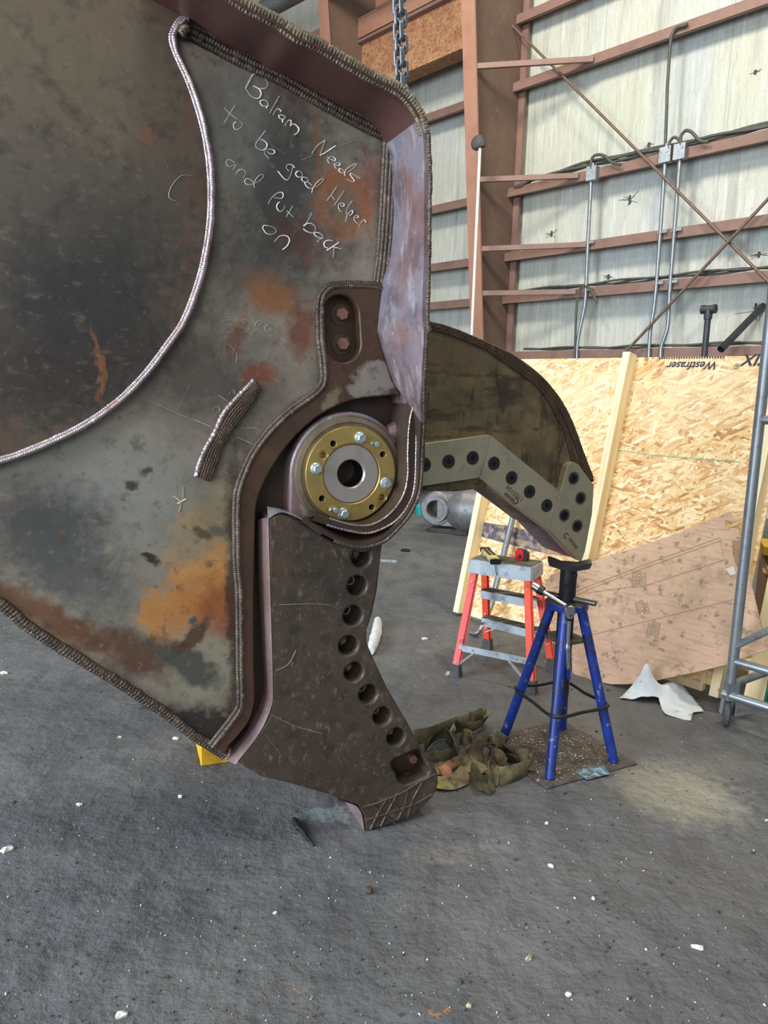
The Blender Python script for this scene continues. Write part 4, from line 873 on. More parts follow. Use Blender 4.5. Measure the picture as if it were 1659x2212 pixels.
otext('RATED SHEATHING', 1135, 1166, .022, -3, 0, .0004).location.y = -.0008
g = OF.at(1350, 975); bm = bmesh.new(); tube(bm, [OF.at(1310,968,.001), OF.at(1400,982,.001), OF.at(1600,998,.001)], .0022, 5); finish(bm, 'green_guide_line', mk('green_line', (130,176,140)), OE)
# ================================================================ CARDBOARD
CA = at_z(1320, 1482, 0); CB = at_z(1237, 1468, 0)
CF = Frame(CA, math.atan2(dv.y, dv.x)+R(4), R(24))
card = [(1177,1262),(1190,1242),(1250,1222),(1350,1190),(1450,1157),(1578,1104),(1586,1122),(1590,1128),(1567,1124),(1566,1138),(1594,1142),(1602,1166),(1602,1185),(1619,1245),(1640,1330),(1658,1400),(1655,1405),(1620,1416),(1580,1433),(1520,1448),(1444,1464),(1400,1474),(1355,1478),(1320,1478),(1290,1472),(1237,1466),(1234,1400)]
c_o = uz(CF.pts(card, 0)); bm = bmesh.new()
M_crease = mk('worn_crease', (172,142,116), rough=.9)
CE = empty('cardboard_sheet', CF.M, 'big flattened brown cardboard sheet with boot prints leaning against the board', 'cardboard')
slab('sheet', c_o, 0, -.006, M_card, CE)
fl = uz(CF.pts([(1554,1160),(1585,1146),(1604,1168),(1582,1168),(1584,1200),(1590,1215),(1598,1240),(1584,1250),(1572,1228)], 0)); slab('torn_flap', fl, .004, .0005, M_card, CE)
fl = uz(CF.pts([(1582,1168),(1604,1168),(1612,1215),(1604,1238),(1588,1214)], 0)); slab('torn_patch', fl, .0055, .001, M_card2, CE)
for cr in ([(1190,1300),(1280,1262),(1400,1216),(1556,1160)],[(1190,1308),(1280,1269),(1400,1223),(1556,1167)],[(1260,1375),(1420,1335),(1600,1290)],[(1250,1282),(1400,1262),(1590,1200)]):
    bm = bmesh.new(); tube(bm, CF.pts(cr, .0005), .0032, 6, flat=.5); finish(bm, 'crease', M_crease, CE, 60)
# boot prints (chevron treads pressed in dirt)
M_print = mk('boot_dirt', (146,124,104), rough=.9)
for (cx_, cy_, rows_, a_, s_) in ((1380,1245,5,0,.9),(1385,1310,4,15,.8),(1413,1355,5,-10,.8)):
    bm = bmesh.new()
    for j in range(rows_):
        for sd in (-1, 1):
            p0 = CF.at(cx_+a_*.1*j, cy_-14+j*8*s_, .0008); p1 = CF.at(cx_+sd*12*s_+a_*.1*j, cy_-4+j*8*s_, .0008); bar(bm, p0, p1, .0055, .001, up=(0,1,0))
            p2 = CF.at(cx_+sd*16*s_+a_*.1*j, cy_-10+j*8*s_, .0008); p3 = CF.at(cx_+sd*15*s_+a_*.1*j, cy_-4+j*8*s_, .0008); bar(bm, p2, p3, .006, .001, up=(0,1,0))
    finish(bm, 'boot_print', M_print, CE)
# clear tape scrap on the cardboard
bm = bmesh.new(); tp = CF.pts([(1567,1229),(1578,1243),(1590,1240),(1585,1222),(1576,1226)], .008); bm.faces.new([bm.verts.new(p) for p in tp]); finish(bm, 'tape_scrap', mk('shiny_tape', (214,206,196), rough=.15), CE)
# ================================================================ WHITE CLOTH
def heap(name, outline, zf, mat, lbl, cat, th=.004, sub=26, parent=None, seed=1):
    """crumpled sheet: outline in pixels on the floor, raised by zf(u,v)"""
    P = [at_z(a, b, 0) for a, b in outline]
    cu = slab('tmpc', [(p.x, p.y) for p in P], .001, 0, mat, None)
    me = cu.data; bm = bmesh.new(); bm.from_mesh(me); bpy.data.objects.remove(cu)
    # keep one face sheet, subdivide
    for f in [f for f in bm.faces if abs(f.normal.y) < .5 or f.normal.y > 0]: bm.faces.remove(f)
    bmesh.ops.triangulate(bm, faces=bm.faces[:])
    for _ in range(4):
        bmesh.ops.subdivide_edges(bm, edges=[e for e in bm.edges if e.calc_length() > .022], cuts=1, use_grid_fill=False); bmesh.ops.triangulate(bm, faces=bm.faces[:])
    from mathutils import noise
    for v in bm.verts:
        x, y = v.co.x, v.co.z; n = noise.noise(Vector((x*9+seed, y*9, 0)))*.6+noise.noise(Vector((x*22, y*22, seed)))*.3
        v.co = Vector((x, y, max(.004, zf(x, y)*(1+n*.9)+n*.02+.012)))
    o = finish(bm, name, mat, parent, 80)
    md = o.modifiers.new('s', 'SOLIDIFY'); md.thickness = th
    if lbl: tag(o, lbl, cat)
    return o
cc = at_z(1388, 1503, 0); c2 = at_z(1450, 1508, 0)
heap('white_rag', [(1338,1511),(1356,1500),(1372,1492),(1400,1488),(1440,1490),(1475,1498),(1495,1512),(1520,1540),(1497,1544),(1492,1559),(1436,1545),(1422,1520),(1390,1518)],
     lambda x, y: .15*math.exp(-(((x-cc.x)/.055)**2+((y-cc.y)/.07)**2))+.075*math.exp(-(((x-c2.x)/.09)**2+((y-c2.y)/.06)**2)), M_cloth, 'crumpled white cloth rag on the floor below the cardboard', 'cloth')
# ================================================================ STEP LADDER
LE = empty('step_ladder', Matrix.Translation(at_z(1080,1440,0)), 'small red-orange fibreglass step ladder with dirty grey top', 'ladder')
LO = at_z(1080,1440,0)
def lp(v): return Vector(v)-LO
FL = at_z(984,1461,0); BL = at_z(1052,1402,0)
HL = .62
TFL = at_z(1013,1208,HL); TFR = at_z(1149,1226,HL); TBR = at_z(1174,1212,HL); TBL = TFL+(TBR-TFR)
du = (TFR-TFL).normalized(); db = (TBR-TFR).normalized()
FR = at_z(1147,1497,0); BR = at_z(1190,1446,0)
th_ = .085
bm = bmesh.new(); lo_c = [lp(p+Vector((0,0,-th_))+(p-(TFL+TBR)/2)*.02) for p in (TFL, TFR, TBR, TBL)]; hexa(bm, lo_c+[lp(p) for p in (TFL, TFR, TBR, TBL)])
bmesh.ops.bevel(bm, geom=bm.edges[:], offset=.006, segments=2, affect='EDGES'); topo = simple('ladder_top', bm, M_alu, parent=LE, smooth=30)
bm = bmesh.new(); ins = [lp(p+((TFL+TBR)/2-p)*.04) for p in (TFL, TFR, TBR, TBL)]
hexa(bm, ins+[v+Vector((0,0,.002)) for v in ins]); simple('ribbed_top_surface', bm, M_aludirty, parent=topo)
bm = bmesh.new(); 
for j in range(9):
    f = (j+1)/10; a = ins[0].lerp(ins[3], f); b = ins[1].lerp(ins[2], f); bar(bm, a+Vector((0,0,.003)), b+Vector((0,0,.003)), .004, .003)
simple('top_rib', bm, M_aludirty, parent=topo)
zt_ = HL-th_+.02
def inn(p, a, b): q = p+du*a+db*b; q.z = zt_; return q
tops = {'FL': inn(TFL, .03, .03), 'FR': inn(TFR, -.03, .03), 'BR': inn(TBR, -.03, -.03), 'BL': inn(TBL, .03, -.03)}
feet = {'FL': FL, 'FR': FR, 'BR': BR, 'BL': BL}
SL = {}
for k_, mt_ in (('FL', M_red2), ('FR', M_orange), ('BL', M_orange), ('BR', M_orange)):
    a = tops[k_]; b = feet[k_]+Vector((0, 0, .045)); SL[k_] = (a, b)
    bm = bmesh.new(); s_ = 1 if 'L' in k_ else -1; bk = db*(1 if 'F' in k_ else -1)
    bar(bm, lp(a), lp(b), .05, .005, up=db if False else du.cross(Vector((0,0,1))))
    # channel: web facing outward plus two lips
    bar(bm, lp(a+bk*.0), lp(b+bk*.0), .034, .028, up=bk)
    o = simple('rail', bm, mt_, parent=LE)
    bm = bmesh.new(); hexa(bm, [lp(feet[k_]+du*x+db*y) for x, y in ((-.028,-.024),(.03,-.024),(.03,.028),(-.028,.028))]+[lp(feet[k_]+Vector((0,0,.07))+((a-b).normalized()*0)+du*x+db*y) for x, y in ((-.021,-.019),(.023,-.019),(.023,.021),(-.021,.021))])
    simple('rubber_foot', bm, M_rubber, parent=o)
    for f in ((.12, .93) if 'F' in k_ else (.3, .62, .8)):
        c = a.lerp(b, f); bm = bmesh.new(); lathe(bm, [(0,.004),(.006,.003),(.007,0)], Matrix.Translation(lp(c-db*.0155*(1 if 'F' in k_ else 1)*1.1)) @ Matrix.Rotation(math.atan2(du.y, du.x), 4, 'Z') @ Matrix.Rotation(R(90), 4, 'X'), 10); simple('rivet', bm, M_zinc, parent=o, smooth=50)
def onrail(k_, z): a, b = SL[k_]; f = (z-a.z)/(b.z-a.z); return a.lerp(b, f)
for z in (.405, .225):
    a, b = onrail('BL', z), onrail('BR', z); a = a-db*.03+du*.0; b = b-db*.03
    bm = bmesh.new(); bar(bm, lp(a+Vector((0,0,-.022))-db*.04), lp(b+Vector((0,0,-.022))-db*.04), .004, .045, up=(0,0,1)); bar(bm, lp(a), lp(b), .085, .006, up=(0,0,1)); s1 = simple('tread', bm, M_alu, parent=LE)
    bm = bmesh.new()
    for j in range(6): bar(bm, lp(a+Vector((0,0,.005))+db*(.014*(j-2.5))), lp(b+Vector((0,0,.005))+db*(.014*(j-2.5))), .010, .005)
    simple('tread_grip', bm, M_tread, parent=s1)
a, b = onrail('FL', .155), onrail('FR', .155)
bm = bmesh.new(); bar(bm, lp(a-db*.018), lp(b-db*.018), .004, .036, up=(0,0,1)); fbn = simple('front_brace', bm, M_alu, parent=LE)
for f in (.2, .82):
    c = a.lerp(b, f)-db*.021; bm = bmesh.new(); lathe(bm, [(0,.004),(.007,.003),(.008,0)], Matrix.Translation(lp(c)) @ Matrix.Rotation(math.atan2(du.y, du.x), 4, 'Z') @ Matrix.Rotation(R(90), 4, 'X'), 10); simple('rivet', bm, M_zinc, parent=fbn, smooth=50)
for (k_, f, z) in (('FL', .22, .06), ('FR', .72, .03)):
    c = a.lerp(b, f)-db*.02+Vector((0,0,-.015)); d_ = onrail(k_, z)
    bm = bmesh.new(); bar(bm, lp(c), lp(d_), .018, .006); simple('diagonal_brace', bm, M_alu, parent=LE)
c, d_ = onrail('BL', .12)-db*.02, onrail('BL', .20).lerp(onrail('BR', .20), .32)
bm = bmesh.new(); bar(bm, lp(c), lp(d_), .016, .006); simple('diagonal_brace', bm, M_alu, parent=LE)
# side braces between front and back rails
for s_ in ('L', 'R'):
    bm = bmesh.new(); bar(bm, lp(onrail('F'+s_, .30)), lp(onrail('B'+s_, .16)), .006, .016); simple('spreader', bm, M_alu, parent=LE)
# ---- tape measure
p = at_z(1126, 1210, HL+.004); q = at_z(1148,1213,HL+.004)
ang = math.atan2(du.y, du.x)
TM = Matrix.Translation(p) @ Matrix.Rotation(ang, 4, 'Z')
TE = empty('tape_measure', TM, 'red and black tape measure standing on the ladder top', 'tape measure')
bm = bmesh.new(); pr_ = [(-.036,0),(.012,0),(.018,.02),(.018,.052),(.006,.064),(-.026,.064),(-.036,.054)]
def yprism(pr_, y0, y1, bev=.004):
    bm = bmesh.new(); f1 = [bm.verts.new((x, y0, z)) for x, z in pr_]; f2 = [bm.verts.new((x, y1, z)) for x, z in pr_]
    bm.faces.new(f1); bm.faces.new(f2); n = len(pr_)
    for i in range(n): bm.faces.new((f1[i], f1[(i+1) % n], f2[(i+1) % n], f2[i]))
    if bev: bmesh.ops.bevel(bm, geom=bm.edges[:], offset=bev, segments=2, affect='EDGES', clamp_overlap=True)
    return bm
tb = simple('case', yprism(pr_, -.02, .022), M_red, parent=TE, smooth=40)
simple('grip', yprism([(.016,0),(.042,0),(.045,.03),(.04,.054),(.014,.062)], -.021, .023), M_black, parent=TE, smooth=40)
simple('lock_button', yprism([(-.014,.014),(.004,.014),(.004,.036),(-.014,.036)], -.026, -.018, .002), M_black, parent=TE, smooth=40)
simple('top_rubber', yprism([(-.03,.062),(.03,.06),(.025,.068),(-.026,.069)], -.014, .016, .002), M_rubber, parent=TE, smooth=40)
# ---- crane remote
RA = at_z(1050,1192,HL+.02); RB = at_z(1068,1210,HL+.02); rd = (RB-RA); rd.z = 0; rl = rd.length; 
RM = Matrix.Translation((RA+RB)/2+Vector((0,0,-.018))) @ Matrix.Rotation(math.atan2(rd.y, rd.x), 4, 'Z')
RE = empty('remote_control', RM, 'grimy yellow handheld crane remote with black ends lying on the ladder top', 'remote control')
bm = bmesh.new(); box(bm, (0,0,.019), (rl*1.25,.056,.034)); bmesh.ops.bevel(bm, geom=bm.edges[:], offset=.007, segments=2, affect='EDGES'); rb_ = simple('handset', bm, M_ydirty, parent=RE, smooth=40)
bm = bmesh.new(); box(bm, (rl*.62,0,.015), (.02,.062,.03)); box(bm, (-rl*.60,0,.026), (.024,.062,.03)); bmesh.ops.bevel(bm, geom=bm.edges[:], offset=.004, segments=2, affect='EDGES'); simple('rubber_end', bm, M_black, parent=RE, smooth=40)
for i in range(4):
    for j in (-1, 1):
        bm = bmesh.new(); box(bm, (-rl*.4+i*rl*.2, j*.013, .038), (rl*.13,.017,.008)); bmesh.ops.bevel(bm, geom=bm.edges[:], offset=.002, segments=1, affect='EDGES'); simple('push_button', bm, M_black, parent=rb_)
c0 = (RB+RA)/2+rd.normalized()*rl*.62; e0 = at_y(1069,1222,TFL.lerp(TFR,.42).y-.012)
cord = smoothp([c0, c0.lerp(e0,.5)+Vector((0,0,.012)), e0+Vector((0,0,.004)), at_y(1071,1232,e0.y-.003), at_y(1073,1243,e0.y-.003)], 5)
bm = bmesh.new(); RI = RM.inverted(); tube(bm, [RI @ p for p in cord], .0022, 6); simple('wrist_cord', bm, M_black, parent=RE, smooth=60)
# ================================================================ PRY BAR behind the ladder
b0 = at_z(1033,1372,.02); b1 = at_z(1060,1310,.16)
t_ = OF.world(OF.at(1108,1118,.06)); t_ = t_+(t_-b1)*.12
bm = bmesh.new(); tube(bm, [b1.lerp(b0,.3), b1, t_], .021, 8)
PE = simple('pry_bar', bm, M_galv, 'long steel digging bar leaning on the board behind the ladder, forked foot', 'bar', smooth=60)
for dx in (-10, 3):
    bm = bmesh.new(); f1 = at_z(1025+dx,1368+dx*.1,.006); sweep(bm, smoothp([b1.lerp(b0,.3), b0+Vector((0,0,.02)), f1], 5), [(1,0,0)]*11, .013, .008); simple('claw', bm, M_galv, parent=PE, smooth=60)
# ================================================================ JACK STAND
JF, JR, JB = at_z(1181,1706,0), at_z(1377,1652,0), at_z(1215,1558,0); JL = JF+JB-JR
JC = (JF+JB)/2; JC = (JC+at_z(1205,1640,0)*0)/1
fp = [at_z(1188,1681,.01), at_z(1326,1645,.01), at_z(1214,1573,.01)]; f4 = at_z(1088,1592,.01); fp.append(f4)
cxy = (fp[0]+fp[2])/2; JC = Vector((cxy.x, cxy.y, 0))
zr = zat(JC.x, JC.y, 1303)
JE = empty('jack_stand', Matrix.Translation(JC), 'tall blue four-legged jack stand holding up the jaw tip', 'jack stand')
def jp(v): return Vector(v)-JC
bm = bmesh.new(); hexa(bm, [jp(v) for v in (JF, JR, JB, JL)]+[jp(v)+Vector((0,0,.009)) for v in (JF, JR, JB, JL)]); bmesh.ops.bevel(bm, geom=bm.edges[:], offset=.003, segments=1, affect='EDGES')
bp = simple('base_plate', bm, M_plate, parent=JE)
bm = bmesh.new(); v_ = [at_z(a, b, .0095) for a, b in ((1245,1667),(1262,1652),(1305,1655),(1318,1672),(1268,1684))]
hexa_ = [bm.verts.new(jp(v)) for v in v_]; bm.faces.new(hexa_); simple('pale_blue_paint_patch', bm, mk('pale_blue_patch', (130,176,200), [(30,8,.45,.55,(84,78,72),.95)], rough=.7), parent=bp)
for f in fp:
    d_ = Vector((f.x-JC.x, f.y-JC.y, 0)).normalized(); top = Vector((JC.x, JC.y, zr-.01))+d_*.062
    bm = bmesh.new(); tube(bm, [jp(top), jp(f)], .0215, 20); simple('leg', bm, M_blue, parent=JE, smooth=60)
bm = bmesh.new(); lathe(bm, [(0,-.018),(.092,-.018),(.093,-.015),(.093,.006),(.090,.009),(0,.009)], Matrix.Translation((0,0,zr)), 40); simple('collar_plate', bm, M_blue, parent=JE, smooth=30)
bm = bmesh.new(); lathe(bm, [(0,.0092),(.089,.0092),(.089,.0096),(0,.0096)], Matrix.Translation((0,0,zr)), 40); simple('collar_top', bm, M_plate, parent=JE)
zh = zat(JC.x, JC.y, 1222)
bm = bmesh.new(); tube(bm, [(0,0,.28),(0,0,zh)], .036, 28); po = simple('post', bm, M_blackst, parent=JE, smooth=50)
for zz, aa in ((zr+.085, -115), (zr+.13, -45), (zr-.25,-130), (zr-.34,-130)):
    bm = bmesh.new(); d_ = Vector((math.cos(R(aa)), math.sin(R(aa)), 0)); lathe(bm, [(0,.0),(.011,.0),(.0115,-.004)], Matrix.Translation(d_*.0368+Vector((0,0,zz))) @ d_.to_track_quat('Z','Y').to_matrix().to_4x4(), 18); simple('pin_hole', bm, M_bore, parent=po)  # black disc on the post surface, hole shade as colour
# V-shaped head
yw = math.atan2(-.2, 1); HM = Matrix.Translation((0,0,zh)) @ Matrix.Rotation(R(-12), 4, 'Z')
bm = yprism([(-.092,.026),(-.084,.002),(-.03,-.012),(.03,-.012),(.084,.002),(.092,.026),(.080,.026),(.035,.008),(-.035,.008),(-.080,.026)], -.045, .045, .002); bm.transform(HM); simple('cradle', bm, M_blackst, parent=JE, smooth=30)
pd = (at_y(1256,1306,JC.y-.05)-at_y(1182,1277,JC.y+.05)); pd.z = 0; pd.normalize()
bm = bmesh.new(); tube(bm, [-pd*.13+Vector((0,0,zr+.025)), pd*.13+Vector((0,0,zr+.025))], .0125, 16); simple('locking_pin', bm, mk('steel_pin', (110,108,98), [(20,5,.5,.7,(80,76,66),.7)], rough=.35, metal=.7), parent=JE, smooth=50)
bm = bmesh.new(); zm = zat(JC.x, JC.y, 1378); qv = []
for f in fp:
    d_ = Vector((f.x-JC.x, f.y-JC.y, 0)); fr = (zr-zm)/zr; L_ = .062+fr*(d_.length-.062); qv.append(d_.normalized()*L_)
hexa(bm, [v+Vector((0,0,zm-.006)) for v in qv]+[v+Vector((0,0,zm+.006)) for v in qv]); simple('mid_plate', bm, M_plate, parent=JE)
zl = zat(JC.x, JC.y, 1508); lp_ = []
for f in fp:
    d_ = Vector((f.x-JC.x, f.y-JC.y, 0)); fr = (zr-zl)/zr; L_ = .062+fr*(d_.length-.062)+.028; lp_.append(d_.normalized()*L_+Vector((0,0,zl)))
lpx = []
for i in range(4):
    a, b = lp_[i], lp_[(i+1) % 4]; lpx += [a+(a-b).normalized()*-.0, a.lerp(b,.5)*1.02]
    lpx[-1].z = zl-.004
bm = bmesh.new(); tube(bm, smoothp(lpx, 5, closed=True), .0075, 10, closed=True); simple('tie_rod_ring', bm, M_blackst, parent=JE, smooth=60)
# ---- ratchet and extension hanging over the collar
yj = JC.y-.10
RH = at_y(1230,1322,yj-.02)
RAT = empty('ratchet_wrench', Matrix.Translation(RH), 'chrome ratchet wrench hanging by its extension from the blue stand', 'wrench')
def rp(v): return Vector(v)-RH
bm = bmesh.new(); lathe(bm, [(0,-.012),(.020,-.012),(.0225,-.008),(.0225,.008),(.020,.012),(0,.012)], Matrix.Rotation(R(90), 4, 'X') @ Matrix.Diagonal((1,1.35,1,1)), 28); hd = simple('ratchet_head', bm, M_chrome, parent=RAT, smooth=40)
bm = bmesh.new(); lathe(bm, [(0,.014),(.004,.013),(.005,.010)], Matrix.Translation((.004,0,-.012)) @ Matrix.Rotation(R(90), 4, 'X'), 12); simple('switch', bm, M_black, parent=hd, smooth=40)
h1 = at_y(1224,1465,yj-.0); hp = [rp(at_y(1229,1340,yj-.02)), rp(at_y(1227,1385,yj-.018)), rp(at_y(1226,1394,yj-.018)), rp(at_y(1226,1398,yj-.018)), rp(at_y(1226,1403,yj-.018)), rp(at_y(1225,1440,yj-.015)), rp(at_y(1225,1447,yj-.012))]
bm = bmesh.new(); tube(bm, hp, [.010,.0085,.009,.0125,.012,.0105,.007], 16); simple('handle', bm, M_chrome, parent=RAT, smooth=50)
bm = bmesh.new(); tube(bm, [rp(at_y(1225,1444,yj-.01)), rp(at_y(1226,1466,yj-.01))], .013, 16); simple('blue_socket', bm, M_blue, parent=RAT, smooth=50)
e1 = at_y(1170,1276,yj+.02); e2 = at_y(1222,1308,yj-.035)
bm = bmesh.new(); tube(bm, [rp(e1), rp(e2)], .0085, 14); simple('extension_bar', bm, M_chrome, parent=RAT, smooth=50)
dd = (e1-e2).normalized(); bm = bmesh.new(); tube(bm, [rp(e1-dd*.008), rp(e1+dd*.014)], .020, 20); simple('socket_collar', bm, M_black, parent=RAT, smooth=50)
bm = bmesh.new(); tube(bm, [rp(e1+dd*.014), rp(e1+dd*.042)], .019, 20); simple('socket', bm, M_chrome, parent=RAT, smooth=50)
# debris on the base plate (filings)
rr = random.Random(3); bm = bmesh.new()
for _ in range(420):
    a, b = rr.random()*.9+.05, rr.random()*.9+.05; p = JF+(JR-JF)*a+(JL-JF)*b; s_ = rr.uniform(.001, .0045); q = []
    for t in range(4): q.append(bm.verts.new(p+Vector((s_*math.cos(t*1.6+rr.random()), s_*math.sin(t*1.6+rr.random()), .0105+rr.random()*s_*.6))))
    bm.faces.new(q)
simple('metal_filings', bm, mk('pale_filings', (206,188,154), rough=.6), 'pale filings and grit scattered over the jack stand base plate', 'debris', kind='stuff')
# ================================================================ LIFTING SLING
SO = at_z(1000,1640,0)
SLE = empty('lifting_sling', Matrix.Translation(SO), 'tangled olive and yellow webbing sling heaped beside the blue stand', 'sling')
def zz(x, y): return (900+x/5.925, 1520+y/5.925)
def ribbon(pts, zc, upz=1.0, lean=(0,0), hw=.038, ht=.0032, mat=M_sling, nm='webbing_fold'):
    P = [at_z(*zz(a, b), zc if not isinstance(zc, (list, tuple)) else zc[i]) for i, (a, b) in enumerate(pts)]
    P = smoothp(P, 7); N = len(P); ups = []
    for i in range(N):
        f = i/N; ups.append((lean[0]+.35*math.sin(f*9), lean[1]+.3*math.cos(f*7), upz))
    bm = bmesh.new(); sweep(bm, [p-SO for p in P], ups, hw, ht, 12)
    mn = min(v.co.z for v in bm.verts)
    if mn < .002:
        for v in bm.verts: v.co.z = max(v.co.z, .002+.001*random.random())
    return simple(nm, bm, mat, parent=SLE, smooth=60)
ribbon([(-30,440),(120,400),(300,330),(480,270),(650,225),(780,165),(850,150)], .04)
ribbon([(850,150),(880,210),(800,270),(680,300),(560,300),(480,290),(430,350),(460,420)], .045, lean=(.2,-.2))
ribbon([(90,600),(180,480),(300,390),(400,390),(480,470),(500,580),(420,680),(280,710),(150,680)], .045, lean=(0,-.3))
ribbon([(540,480),(600,430),(700,460),(720,560),(660,650),(590,700)], .05, lean=(.2,.2))
ribbon([(960,400),(900,470),(850,560),(740,650),(600,740),(480,820)], [.10,.08,.065,.05,.04,.035], upz=.35, lean=(.5,.6), hw=.045)
ribbon([(520,800),(430,860),(330,920)], .03, upz=.15, lean=(.5,.8), mat=M_slingtag, nm='orange_end', hw=.036)
ribbon([(960,400),(1050,470),(1150,560),(1280,660),(1400,720),(1450,730)], [.09,.07,.05,.05,.05,.045], upz=.5, lean=(-.4,.6), hw=.045)
ribbon([(1450,730),(1440,800),(1330,860),(1180,910),(1060,930)], .04, lean=(0,.1))
ribbon([(1010,690),(960,780),(920,880),(960,960),(900,1030),(820,990),(740,920),(690,870)], .045, lean=(-.3,.2), hw=.045)
ribbon([(150,760),(280,820),(420,830),(600,780),(760,820),(860,880)], .025, upz=.3, lean=(.2,.9))
ribbon([(1060,930),(980,900),(900,760),(960,680),(1040,700),(1100,800)], .04, lean=(.3,.2))
ribbon([(250,1000),(400,1010),(560,960),(640,880)], .02, upz=.2, lean=(.1,.9))
# ================================================================ HYDRAULIC CYLINDER & far machinery
HC0 = at_z(975,1149,0); zc_ = zat(HC0.x, HC0.y, 1098)
HCc = Vector((HC0.x, HC0.y, zc_)); sc_ = HC0.y/1600*1.0
ax = Vector((.93,-.36,0)).normalized(); pn = Vector((-.36,-.93,0)).normalized()
HE = empty('hydraulic_cylinder', Matrix.Translation(HCc), 'big grey hydraulic cylinder with a ring eye lying behind the crate panel', 'cylinder')
Max = ax.to_track_quat('Z','Y').to_matrix().to_4x4(); Mpn = Matrix.Translation(-ax*28*sc_) @ pn.to_track_quat('Z','Y').to_matrix().to_4x4()
bm = bmesh.new(); lathe(bm, [(0,-6*sc_),(34*sc_,-4*sc_),(42*sc_,6*sc_),(46*sc_,18*sc_),(50*sc_,30*sc_),(50*sc_,32*sc_),(51*sc_,160*sc_),(0,160*sc_)], Max, 48); simple('barrel', bm, M_greycyl, parent=HE, smooth=40)
bm = bmesh.new(); lathe(bm, [(23*sc_,-30*sc_),(36*sc_,-30*sc_),(38*sc_,-26*sc_),(38*sc_,24*sc_),(34*sc_,28*sc_),(28*sc_,28*sc_),(28*sc_,36*sc_),(20*sc_,36*sc_),(18*sc_,32*sc_),(18*sc_,-30*sc_),(23*sc_,-30*sc_)], Mpn, 40); 
bar(bm, -ax*26*sc_, ax*8*sc_, 52*sc_, 70*sc_); simple('eye', bm, M_greycyl, parent=HE, smooth=40)
bm = bmesh.new(); box(bm, (0,0,0), (.42,.16,max(.05, zc_-46*sc_))); wbz = max(.05, zc_-46*sc_); 
simple('support_block', bm, M_woodblock, 'dark timber block under the grey hydraulic cylinder', 'block', M=Matrix.Translation((HC0.x-.02, HC0.y-.02, wbz/2)) @ Matrix.Rotation(R(-15), 4, 'Z'))
# far machinery glimpsed under the jaw
p = at_z(975,1064,.0); bm = bmesh.new()
M9 = Matrix.Translation(p)
tube(bm, [(-.9,0,.22),(1.4,.2,.30)], .17, 18); ME = simple('attachment_frame', bm, M_greycyl, 'dark grey and teal machine attachment far back under the jaw', 'machine', M=M9, smooth=50)
bm = bmesh.new(); bar(bm, (-.05,-.25,.0), (-.25,-.2,.5), .10, .10); bar(bm, (-.75,-.3,.02), (-.35,-.25,.24), .16, .05); simple('teal_bracket', bm, M_teal, parent=ME)
bm = bmesh.new(); bar(bm, (-.2,-.3,.02), (.0,-.22,.34), .07, .12); simple('black_strut', bm, M_blackst, parent=ME)
p = at_z(913,1110,0); bm = bmesh.new(); lathe(bm, [(0,0),(.09,0),(.10,.10),(.085,.12),(0,.13)], n=20); simple('teal_cap', bm, M_teal, 'small teal cap on the floor left of the grey cylinder', 'cap', M=Matrix.Translation(p), smooth=40)
# ================================================================ ROLLING SCAFFOLD FRAME
Cc = at_z(1570,1562,0); SG = Vector((Cc.x, Cc.y, 0))
SC = empty('scaffold_frame', Matrix.Translation(SG), 'galvanised tube scaffold frame on a caster at the right edge', 'scaffold')
yp = SG.y
def sp_(px, py, dy=0.0): return at_y(px, py, yp+dy)-SG
pb_ = at_y(1577,1490,yp); ptp = Vector((pb_.x, pb_.y, 2.3))
bm = bmesh.new(); tube(bm, [pb_-SG, ptp-SG], .0245, 20); simple('upright', bm, M_galv, parent=SC, smooth=60)
a = at_y(1587,1428,yp); zr_ = a.z
rdv = at_z(1700,1460,zr_)-at_z(1586,1428,zr_); rdv.z = 0; rdv.normalize()
rdv = (at_z(1659,1534,at_y(1561,1503,yp).z)-at_z(1561,1503,at_y(1561,1503,yp).z)); rdv.z = 0; rdv.normalize()
def tb_(nm, p, q, r=.021, n=16): 
    bm = bmesh.new(); tube(bm, [p, q], r, n); return simple(nm, bm, M_galv, parent=SC, smooth=60)
base_ = Vector((pb_.x, pb_.y, 0))-SG
tb_('middle_rail', base_+Vector((0,0,zr_)), base_+Vector((0,0,zr_-.0))+rdv*1.2)
zlow = at_y(1561,1503,yp-.03).z
tb_('lower_rail', base_+Vector((0,0,zlow))-rdv*.045-Vector((0,.03,0)), base_+Vector((0,0,zlow))+rdv*1.2-Vector((0,.03,0)))
tb_('cross_rail', base_+Vector((0,0,zlow+.045)), base_+Vector((0,0,zlow+.045))+Vector((.9,.62,0)), .02)
bm = bmesh.new(); zdi = at_y(1587,1396,yp).z; bar(bm, base_+Vector((0,0,zdi)), base_+Vector((0,0,zdi+.62))+rdv*.75, .012, .045, up=(0,1,0)); simple('diagonal_brace', bm, M_galv, parent=SC)
bm = bmesh.new(); zc1 = at_y(1652,907,yp).z; tube(bm, [base_+Vector((0,0,zc1)), base_+Vector((0,0,zc1+.01))+rdv*1.2], .021, 14); simple('upper_rail', bm, M_galv, parent=SC, smooth=60)
bm = bmesh.new(); box(bm, base_+Vector((0,-.01,zlow+.02)), (.055,.055,.09)); simple('socket_bracket', bm, M_galv, parent=SC)
bm = bmesh.new(); lathe(bm, [(0,-.018),(.03,-.018),(.056,-.014),(.062,-.008),(.062,.008),(.056,.014),(.03,.018),(0,.018)], Matrix.Translation(base_+Vector((-.012,-.02,.062))) @ Matrix.Rotation(R(-25),4,'Z') @ Matrix.Rotation(R(90), 4, 'Y'), 32); cw = simple('caster_wheel', bm, M_rubber, parent=SC, smooth=40)
bm = bmesh.new()
